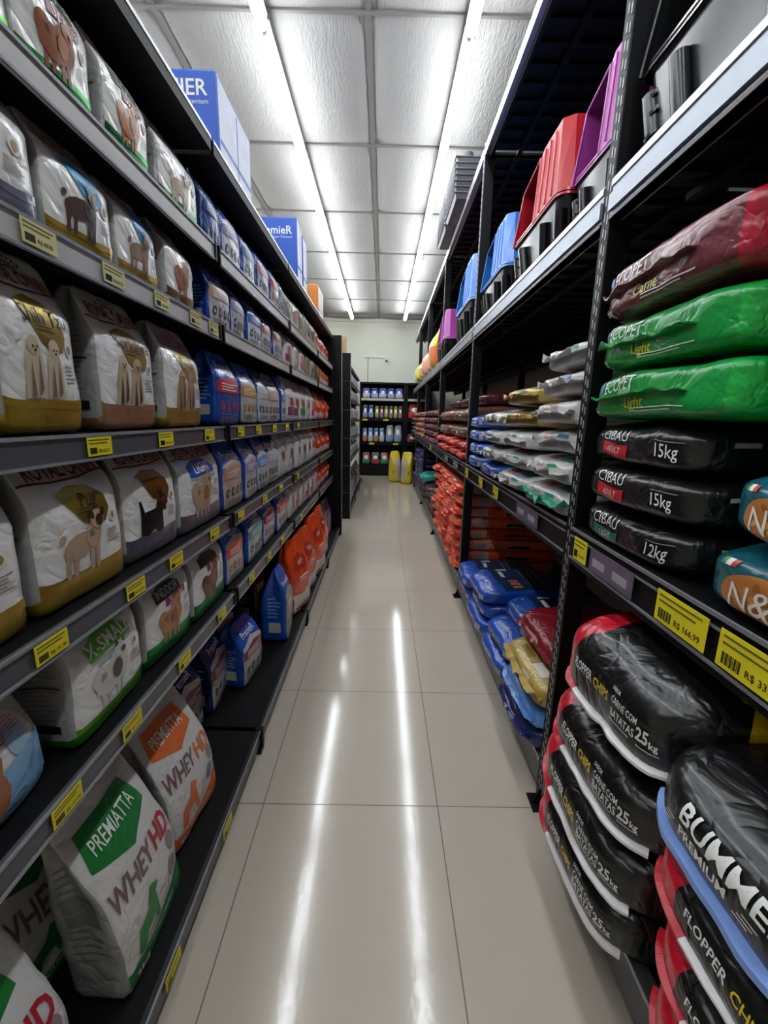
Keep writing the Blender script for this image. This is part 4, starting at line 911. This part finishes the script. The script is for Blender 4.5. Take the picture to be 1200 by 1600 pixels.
for c in range(2):
    for r in range(2):
        lay('br%d' % r, (lambda r=r: plain(83+r, ['6e4a3a', '7a5240'][r], .13, .8, .8, res=(14, 12, 8), lab='8a6a5a', amp=.010)), 3.36+.90*c, 4.22+.90*c, 1.24+.132*r, 'brown sack, %s one of the %s pair' % (['lower', 'upper'][r], ['nearer', 'further'][c]), BRG, x=xf(4)+.0)
for c in range(3): lay('bg0', lambda: plain(85, '5a1c28', .10, .5, .6, lab='8a4a58'), 3.40+.58*c, 3.92+.58*c, 1.508, 'burgundy bag on top of the brown sacks, %s of three' % ['nearest', 'middle', 'farthest'][c], BRG, x=xf(4)+.12)
cols = {3: [('5c1c2c', 'b88a94'), ('7a3440', 'c8b0a8'), ('4a1822', 'a87a80')], 4: [('b8764c', 'd8c0a8'), ('c88a60', 'c8a88a'), ('9a5a3c', 'd8c8b8')], 5: [('2a7a70', 'b8c8c0'), ('8c9098', 'c8c8c8'), ('7a2a34', 'c8a8a8')]}
cn = {3: ('burgundy', 'fourth'), 4: ('tan orange', 'fifth'), 5: ('mixed teal and grey', 'last')}
for k in (3, 4, 5):
    nc = {3: 4, 4: 3, 5: 2}[k]; y0 = PY[k]+.1; cwk = min(1.78, PY[k+1]-PY[k]-.15)/nc
    for c in range(nc):
        for r in range(5):
            t = (c+r) % 3
            lay('k%d%d' % (k, t), (lambda k=k, t=t: plain(90+k*3+t, cols[k][t][0], .09, .4, .55, lab=cols[k][t][1], res=(6, 6, 4), amp=.013)), y0+c*cwk+.01, y0+(c+1)*cwk-.01, 1.073+r*.088,
                '%s bag, %s rack bay middle shelf, column %s row %s' % (cn[k][0], cn[k][1], ['one', 'two', 'three', 'four'][c], ['one', 'two', 'three', 'four', 'five'][r]), '%s bags on the middle shelf of the %s rack bay' % cn[k], rz=random.uniform(-4, 4), x=xf(y0)-.01)
lowc = {3: [('4a1a28', 'lower burgundy'), ('6a3a44', 'dusty mauve'), ('2a2630', 'dark')], 4: [('262a78', 'violet blue'), ('1f2468', 'deep violet blue'), ('2c3088', 'violet blue creased')]}
for k in (3, 4):
    nc = {3: 3, 4: 2}[k]; y0 = PY[k]+.1; cwk = 1.78/nc
    for c in range(nc):
        for r in range(3 if k == 3 else 7):
            t = (c+r) % 3; hx, nmz = lowc[k][t]
            lay('l%d%d' % (k, t), (lambda k=k, t=t, hx=hx: plain(120+k*3+t, hx, .1, .4, .55, lab=None, res=(6, 6, 4), amp=.013)), y0+c*cwk+.01, y0+(c+1)*cwk-.01, .17+r*.096,
                '%s bag, %s rack bay lowest shelf, column %s row %s' % (nmz, cn[k][1], ['one', 'two', 'three', 'four'][c], ['one', 'two', 'three', 'four', 'five', 'six', 'seven'][r]), 'bags on the lowest shelf of the %s rack bay' % cn[k][1], rz=random.uniform(-4, 4), x=xf(y0)-.01)
lay('teal', lambda: plain(140, '1f9a8a', .12, .5, .6, lab='a8c8c4', res=(8, 8, 6)), 6.4, 6.95, .462, 'bright teal bag lying on the mauve and burgundy bags', None, x=.62)
# price tags and card holders on the middle beam
def rx_(y): return xf(y)-.0075
TG = 'price tags on the middle beam of the right rack'
price_tag((rx_(.97)-.002, .62, 1.020), R_(-90.6), 0, '339,99', 'large yellow price tag cut by the right photo edge', .15, .068, group=TG)
price_tag((rx_(.81)-.002, .795, 1.022), R_(-90.6), 0, '166,99', 'large yellow price tag below the teal sacks', .15, .068, group=TG)
price_tag((rx_(1.3)-.002, 1.25, 1.020), R_(-90.6), 0, '289,90', 'yellow price tag just right of the rack post', .085, .068, group=TG)
for q, (y, lb) in enumerate(((2.30, 'yellow price tag on middle beam, nearest beyond the post'), (2.68, 'yellow price tag on middle beam under the blue bags'), (3.16, 'yellow price tag on middle beam beside the second post'), (5.9, 'small yellow price tag far along the middle beam'))):
    price_tag((rx_(y)-.002, y, 1.017), R_(-90.6), 0, '99,90', lb, .11 if q < 3 else .14, .06, near=True, group=TG)
def holder(y, label, n_=2, L_=.12):
    o = empty('card_holder', (rx_(y), y, 1.018), R_(-90.6)); 
    mb = MB(); mb.box((-L_*n_/2, -.002, -.032), (L_*n_/2, 0, .032), SKIN); mb.build('plastic_sleeve', o)
    for q in range(n_):
        x = (q-(n_-1)/2)*L_; mb = MB(); mb.box((x-L_*.33, -.003, -.016), (x+L_*.28, -.002, .006), CARD); mb.build('card', o)
    tag(o, label, 'card holder', 'grey card holders on the middle beam')
holder(1.075, 'purple grey plastic card holder under the black sacks', 2, .11)
holder(1.77, 'purple grey plastic card holder under the silver bags', 2, .14)
holder(3.7, 'small grey card holder on the beam of the third rack bay', 2, .12)
holder(4.3, 'small grey card holder further along the third bay beam', 2, .12)

# ------------------------------------------------------------------ hooded litter boxes on the upper shelf
def litter_box(hexcol, Wd=.60, D=.46, hood_h=.24, hood=True):
    o = empty('hooded_litter_box', (0, 0, 0)); bl = mat('black_plastic', '141416', .22); cl = mat('plastic_'+hexcol, hexcol, .3, coat=.2)
    def frust(mb, w0, d0, w1, d1, z0, z1, m, th=.004, cut=None):
        # open tub wall ring with rounded corners
        def ring(w_, d, z, inset):
            pts = []; r = .05
            for cx, cy, a0 in ((w_/2-r, d/2-r, 0), (-w_/2+r, d/2-r, 90), (-w_/2+r, -d/2+r, 180), (w_/2-r, -d/2+r, 270)):
                for q in range(5):
                    a = R_(a0+q*22.5); pts.append((cx+(r-inset)*math.cos(a), cy+(r-inset)*math.sin(a), z))
            return pts
        A = ring(w0, d0, z0, 0); B = ring(w1, d1, z1, 0); C = ring(w1, d1, z1, th); Dn = ring(w0, d0, z0, th); n_ = len(A)
        mb.add(A+B, [(k, (k+1) % n_, (k+1) % n_+n_, k+n_) for k in range(n_) if not (cut and cut(A[k], A[(k+1) % n_]))], m, True)
        mb.add(Dn+C, [(k+n_, (k+1) % n_+n_, (k+1) % n_, k) for k in range(n_) if not (cut and cut(A[k], A[(k+1) % n_]))], m, True)
        return A, B, C, Dn
    mb = MB(); frust(mb, Wd*.86, D*.84, Wd*.96, D*.95, 0, .19, bl)
    A, B, C, Dn = frust(mb, Wd*.96, D*.95, Wd, D, .19, .205, bl)
    mb.box((-Wd*.40, -D*.38, 0), (Wd*.40, D*.38, .006), bl)
    for sx in (-1, 1):
        mb.tube((sx*Wd*.20, -D*.44, .0), (sx*Wd*.23, -D*.48, .15), .022, bl, 10); mb.tube((sx*Wd*.40, -D*.40, .0), (sx*Wd*.44, -D*.44, .15), .026, bl, 10)
        for z in (.05, .10, .14): mb.tube((sx*Wd*.41, -D*.41, z), (sx*Wd*.415, -D*.415, z+.008), .030, bl, 12)
    mb.build('tray_base', o)
    if hood:
        mb = MB(); z0, z1 = .205, .205+hood_h; w0, w1, d0, d1 = Wd*.98, Wd*.84, D*.98, D*.88
        # near half: solid dome;  far half of the aisle side: opening with its own frame
        frust(mb, w0*1.02, d0*1.02, w0*1.0, d0, z0-.012, z0+.012, cl)
        q0 = [(-w0/2, -d0/2), (0, -d0/2), (w0/2, -d0/2), (w0/2, d0/2), (-w0/2, d0/2)]
        zl = z1-.05
        V = {'a': (-w0/2, -d0/2, z0), 'b': (.0, -d0/2, z0), 'c': (w0/2-.03, -d0/2, z0), 'c2': (w0/2, -d0/2+.05, z0), 'd': (w0/2, d0/2, z0), 'e': (-w0/2, d0/2, z0),
             'A': (-w1/2, -d1/2, zl), 'B': (.0, -d1/2-.01, zl+.03), 'B2': (.03, -d1/2-.01, z1), 'C': (w1/2-.03, -d1/2-.01, z1), 'C2': (w1/2, -d1/2+.03, z1), 'D': (w1/2, d1/2, z1), 'D2': (.03, d1/2, z1), 'E': (-w1/2, d1/2, zl), 'E2': (.0, d1/2, zl+.03)}
        def Q(*k): return [V[x] for x in k]
        for f in (('b', 'c', 'C', 'B2'), ('b', 'B2', 'B'), ('c', 'c2', 'C2', 'C'), ('c2', 'd', 'D', 'C2'), ('d', 'e', 'E', 'E2', 'D2', 'D'), ('e', 'a', 'A', 'E'), ('A', 'B', 'E2', 'E'), ('B', 'B2', 'D2', 'E2'), ('B2', 'C', 'C2', 'D', 'D2')):
            p = [Vector(x) for x in Q(*f)]; c = Vector((0, 0, (z0+z1)/2-.03)); inn = [x+(c-x)*.012 for x in p]
            n_ = len(p); mb.add(p+inn, [tuple(range(n_)), tuple(range(2*n_-1, n_-1, -1))], cl)
        mb.tube(V['a'], V['A'], .006, cl, 8); mb.tube(V['A'], V['B'], .006, cl, 8); mb.tube(V['b'], V['B'], .006, cl, 8)
        for q in range(3): x = .06+q*.07; mb.tube((x, -d0/2-.001, z0+.02), (x*.8+.01, -d1/2-.012, z1-.015), .005, cl, 6)
        h = mb.build('hood', o); bevel(h, .004, 2)
        mb = MB(); mb.box((-w0/2+.01, -d0/2+.03, z0-.17), (-.01, -d0/2+.036, z0-.01), bl); mb.build('door_frame', o)
    return o
LG = 'hooded litter boxes on the upper rack shelf'
lbs = {}
def place_lb(y, colr, lab, sc=1.0, hh=.24, x=None, z=2.046, rz=-90, hood=True):
    k = (colr, hh, hood)
    if k not in lbs: o = lbs[k] = litter_box(colr, hood_h=hh, hood=hood)
    else: o = copy_tree(lbs[k])
    o.location = ((xf(y)+.25) if x is None else x, y, z); o.rotation_euler = (0, 0, R_(rz)); o.scale = (sc,)*3
    return tag(o, lab, 'litter box', LG)
o_ = place_lb(1.63, 'a8409c', 'litter box with magenta hood and black base, beside the near rack post', hh=.27); o_.scale = (.68, .8, 1)
place_lb(2.14, 'b8202c', 'litter box with bright red hood on the upper rack shelf', hh=.27)
place_lb(2.93, '2f78d0', 'litter box with blue hood, nearer of the two blue ones', hh=.27)
place_lb(3.78, '2f78d0', 'litter box with blue hood, farther of the two blue ones', sc=1.15, hh=.27)
place_lb(5.35, 'a8409c', 'litter box with magenta hood, half hidden far along the shelf', sc=1.1, hh=.27)
o_ = place_lb(1.01, '17181a', 'all black litter box at the upper right of the photo', sc=1.0, hh=.27)
place_lb(.34, '17181a', 'all black litter box at the right photo edge', sc=1.1, hh=.27)
# grey stacked trays hanging over the edge of the topmost shelf
tg = mat('grey_tray_plastic', '55555a', .4)
def tray():
    o = empty('plastic_tray', (0, 0, 0)); mb = MB()
    mb.box((-.19, -.25, 0), (.19, .25, .036), tg, top=(-.015, -.015)); mb.box((-.215, -.275, .036), (.215, .275, .043), tg); mb.box((-.16, -.21, .043), (.16, .21, .045), mat('tray_hollow_shade', '3c3c40', .5)); bevel(mb.build('tray_body', o), .005, 2)  # darker slab on top paints the shade inside the tray
    return o
t0 = None; TN = ['bottom', 'second', 'third', 'fourth', 'fifth', 'sixth', 'seventh', 'top']
for s_, y in enumerate((4.24, 4.84)):
    for r in range(7):
        t0 = o = tray() if t0 is None else copy_tree(t0)
        o.location = (.54+.215, y, 3.152+r*.042); tag(o, 'grey plastic tray, %s stack from camera, %s from bottom' % (['nearer', 'farther'][s_], TN[r] if r else 'first'), 'plastic tray', 'stacked grey trays on the topmost shelf')
mb = MB(); mb.tube((.66, 4.1, 3.449), (.66, 4.1, 3.53), .055, tg, 12, r2=.04); tag(mb.build('plastic_tub'), 'small grey tub upside down on the nearer tray stack', 'plastic tub')
# bright packages at the far end of the upper shelf
def puffy(W, D, H, col, col2, seed):
    a, c = film(col, .3), film(col2, .3)
    b = Bag(W, D, H, 5, (8, 6, 10), standing(.2, .01, .02, .5), .010, 9, seed, lambda f, u, v: a if v > .5 else c)
    b.ell('front', .5, .6, W*.25, H*.16, ink('e8e0d8'), 1, 12); b.ell('left', .5, .6, D*.25, H*.16, ink('e8e0d8'), 1, 12); return b
SNK = 'bright packages at the far end of the upper rack shelf'
for q, (y, x, W_, H_, c1, c2, lb) in enumerate(((5.95, .74, .34, .50, 'd2d61c', 'e07a4c', 'yellow over orange package, nearest of the bright ones'), (6.45, .76, .3, .36, 'e6e2d6', 'e8b090', 'white and peach package behind the yellow orange one'), (7.0, .74, .3, .40, 'f0b89c', 'e8a088', 'peach pink package, middle of the bright ones'), (7.5, .74, .28, .30, 'e4ded2', 'e4a890', 'pale package with peach foot'), (8.1, .72, .32, .34, 'c0d82c', 'd8d84a', 'lime yellow package hanging lowest at the far end'), (8.55, .74, .34, .30, 'e2e2da', 'd8d8d0', 'clear white package beside the lime yellow one'))):
    place('sn%d' % q, (lambda a=(W_, .26, H_, c1, c2, 150+q): puffy(*a)), (x, y, 2.046), -90, lb, SNK, 'package', name='snack_package')

# ------------------------------------------------------------------ second left run: grey and white bags
g2 = [('c0bebe', '5a4a44', '2a2a2c'), ('dcd8d4', '8a4a34', '4a4648'), ('c4bcc0', '7a4a58', '322e34'), ('ccd2dc', '3a5a8a', '28303c')]
for i in range(1, 6):
    n_ = 9; wd = 3.3/n_
    for c in range(n_):
        t = (c*2+i) % 4; H_ = {1: .22, 2: .24, 3: .26, 4: .25, 5: .25}[i]
        key = 'h%d' % t; me_k = key
        o = get(key, Pc(g2[t][0], g2[t][1], g2[t][2], seed=160+t, H=.26, W=.32))
        o.location = (-.50-.075, 6.0+wd*(c+.5), {1: 1.93, 2: 1.66, 3: 1.35, 4: 1.04, 5: .73}[i]+.001); o.rotation_euler = (0, 0, R_(90)); o.scale = (1, 1, H_/.27)
        tag(o, '%s bag, further left run, %s row, %s from its near end' % (['grey', 'pale', 'mauve grey', 'steel blue'][t], ['', 'top', 'second', 'third', 'fourth', 'fifth'][i], ORD[c] if c else 'first'), 'pet food bag', 'bags on the further left shelving run')
for c in range(7):
    t = (c % 4); o = get('hb%d' % t, Pc(['3a3a40', 'a8a6a4', '7a8aa0', '5a5458'][t], '4a3a34', '222226', seed=170+t, H=.42, W=.32, D=.16))
    o.location = (-.54, 6.2+.46*c, .097); o.rotation_euler = (0, 0, R_(90)); tag(o, 'larger bag on the floor shelf of the further left run, %s along' % (ORD[c] if c else 'first'), 'pet food bag', 'large bags low on the further left run')

# ------------------------------------------------------------------ end wall unit
WG = 'bags on the end wall shelving'
def row_w(z, x0, x1, n_, fns, names, H_, y=10.60, rown='top', wd=None):
    w_ = (x1-x0)/n_
    for c in range(n_):
        k, f, nm = names[c % len(names)]
        if k not in PROTO: o = PROTO[k] = f().make('pet_food_bag')
        else: o = copy_tree(PROTO[k])
        me = o.data; W0 = max(v.co.x for v in me.vertices)-min(v.co.x for v in me.vertices); H0 = max(v.co.z for v in me.vertices)
        o.scale = ((w_-.01)/W0, 1, H_/H0); o.rotation_euler = (0, 0, 0); o.location = (x0+w_*(c+.5), y+.08, z+.001)
        tag(o, '%s, end wall %s row, %s from left' % (nm, rown, ORD[c] if c else 'first'), 'pet food bag', WG)
row_w(1.83, -.49, .48, 5, None, [('wa', lambda: puffy(.2, .14, .24, '4a58b8', 'c8ccdc', 180), 'crumpled blue white bag'), ('wb', lambda: puffy(.2, .14, .24, '3a4aa4', 'a8b8d8', 181), 'blue bag')], .24, rown='top')
row_w(1.36, -.49, -.21, 2, None, [('wc', lambda: puffy(.14, .12, .3, '26347c', '9aa4c8', 182), 'dark blue bag')], .32, rown='second')
row_w(1.36, -.19, .48, 6, None, [('wd', lambda: puffy(.11, .12, .3, '8a9a3c', 'a8a870', 183), 'olive green packet'), ('we', lambda: puffy(.11, .12, .3, '7a3a5c', 'a87a90', 184), 'plum packet')], .30, rown='second', )
row_w(.80, -.49, .06, 4, None, [('wf', lambda: puffy(.14, .12, .34, '2464b0', 'c88a64', 185), 'blue bag with orange picture'), ('wg', lambda: puffy(.14, .12, .34, '1f7ac0', 'd0d8dc', 186), 'sky blue bag')], .34, rown='third')
row_w(.80, .08, .48, 2, None, [('wh', lambda: puffy(.18, .12, .34, 'a09aa0', '9ab4d8', 187), 'silver and pale blue bag')], .42, rown='third')
row_w(.262, -.49, .40, 4, None, [('wi', lambda: puffy(.2, .14, .26, '9c2438', '4a8a70', 188), 'crimson and green bag'), ('wj', lambda: puffy(.2, .14, .26, '1f5a50', 'b04a50', 189), 'dark green and red bag')], .30, rown='lowest')
row_w(.262+.0, .60, 1.0, 2, None, [('wj', None, 'green and white bag in the narrow unit')], .30, rown='lowest')
row_w(1.36, .60, .95, 1, None, [('wk', lambda: puffy(.25, .14, .3, 'a01c20', 'c83a34', 190), 'large red bag in the narrow unit')], .36, rown='second')
row_w(.80, .58, .95, 1, None, [('wl', lambda: puffy(.28, .14, .2, '7a2a3a', '8a5058', 191), 'dull crimson bag in the narrow unit')], .22, rown='third')
# two yellow sacks on the floor
def ysack(seed):
    yl = film('dcc61c', .3); pl = film('c4b4ac', .35)
    b = Bag(.24, .20, .68, 6, (10, 6, 14), standing(.25, .02, .02, .6), .012, 6, seed, lambda f, u, v: pl if f == 'front' and u > .42 and v > .12 and v < .8 else yl)
    b.ell('front', .2, .35, .03, .05, ink('b09a14'), 1, 10); return b
place('y1', lambda: ysack(200), (.29, 9.60, 0), 16, 'yellow and beige sack standing on the floor, left of two', 'yellow sacks standing at the aisle end', name='standing_sack')
place('y2', lambda: ysack(201), (.555, 9.35, 0), -20, 'yellow and beige sack standing on the floor, right of two', 'yellow sacks standing at the aisle end', name='standing_sack', scale=(-1, 1, 1))
bpy.context.view_layer.update()
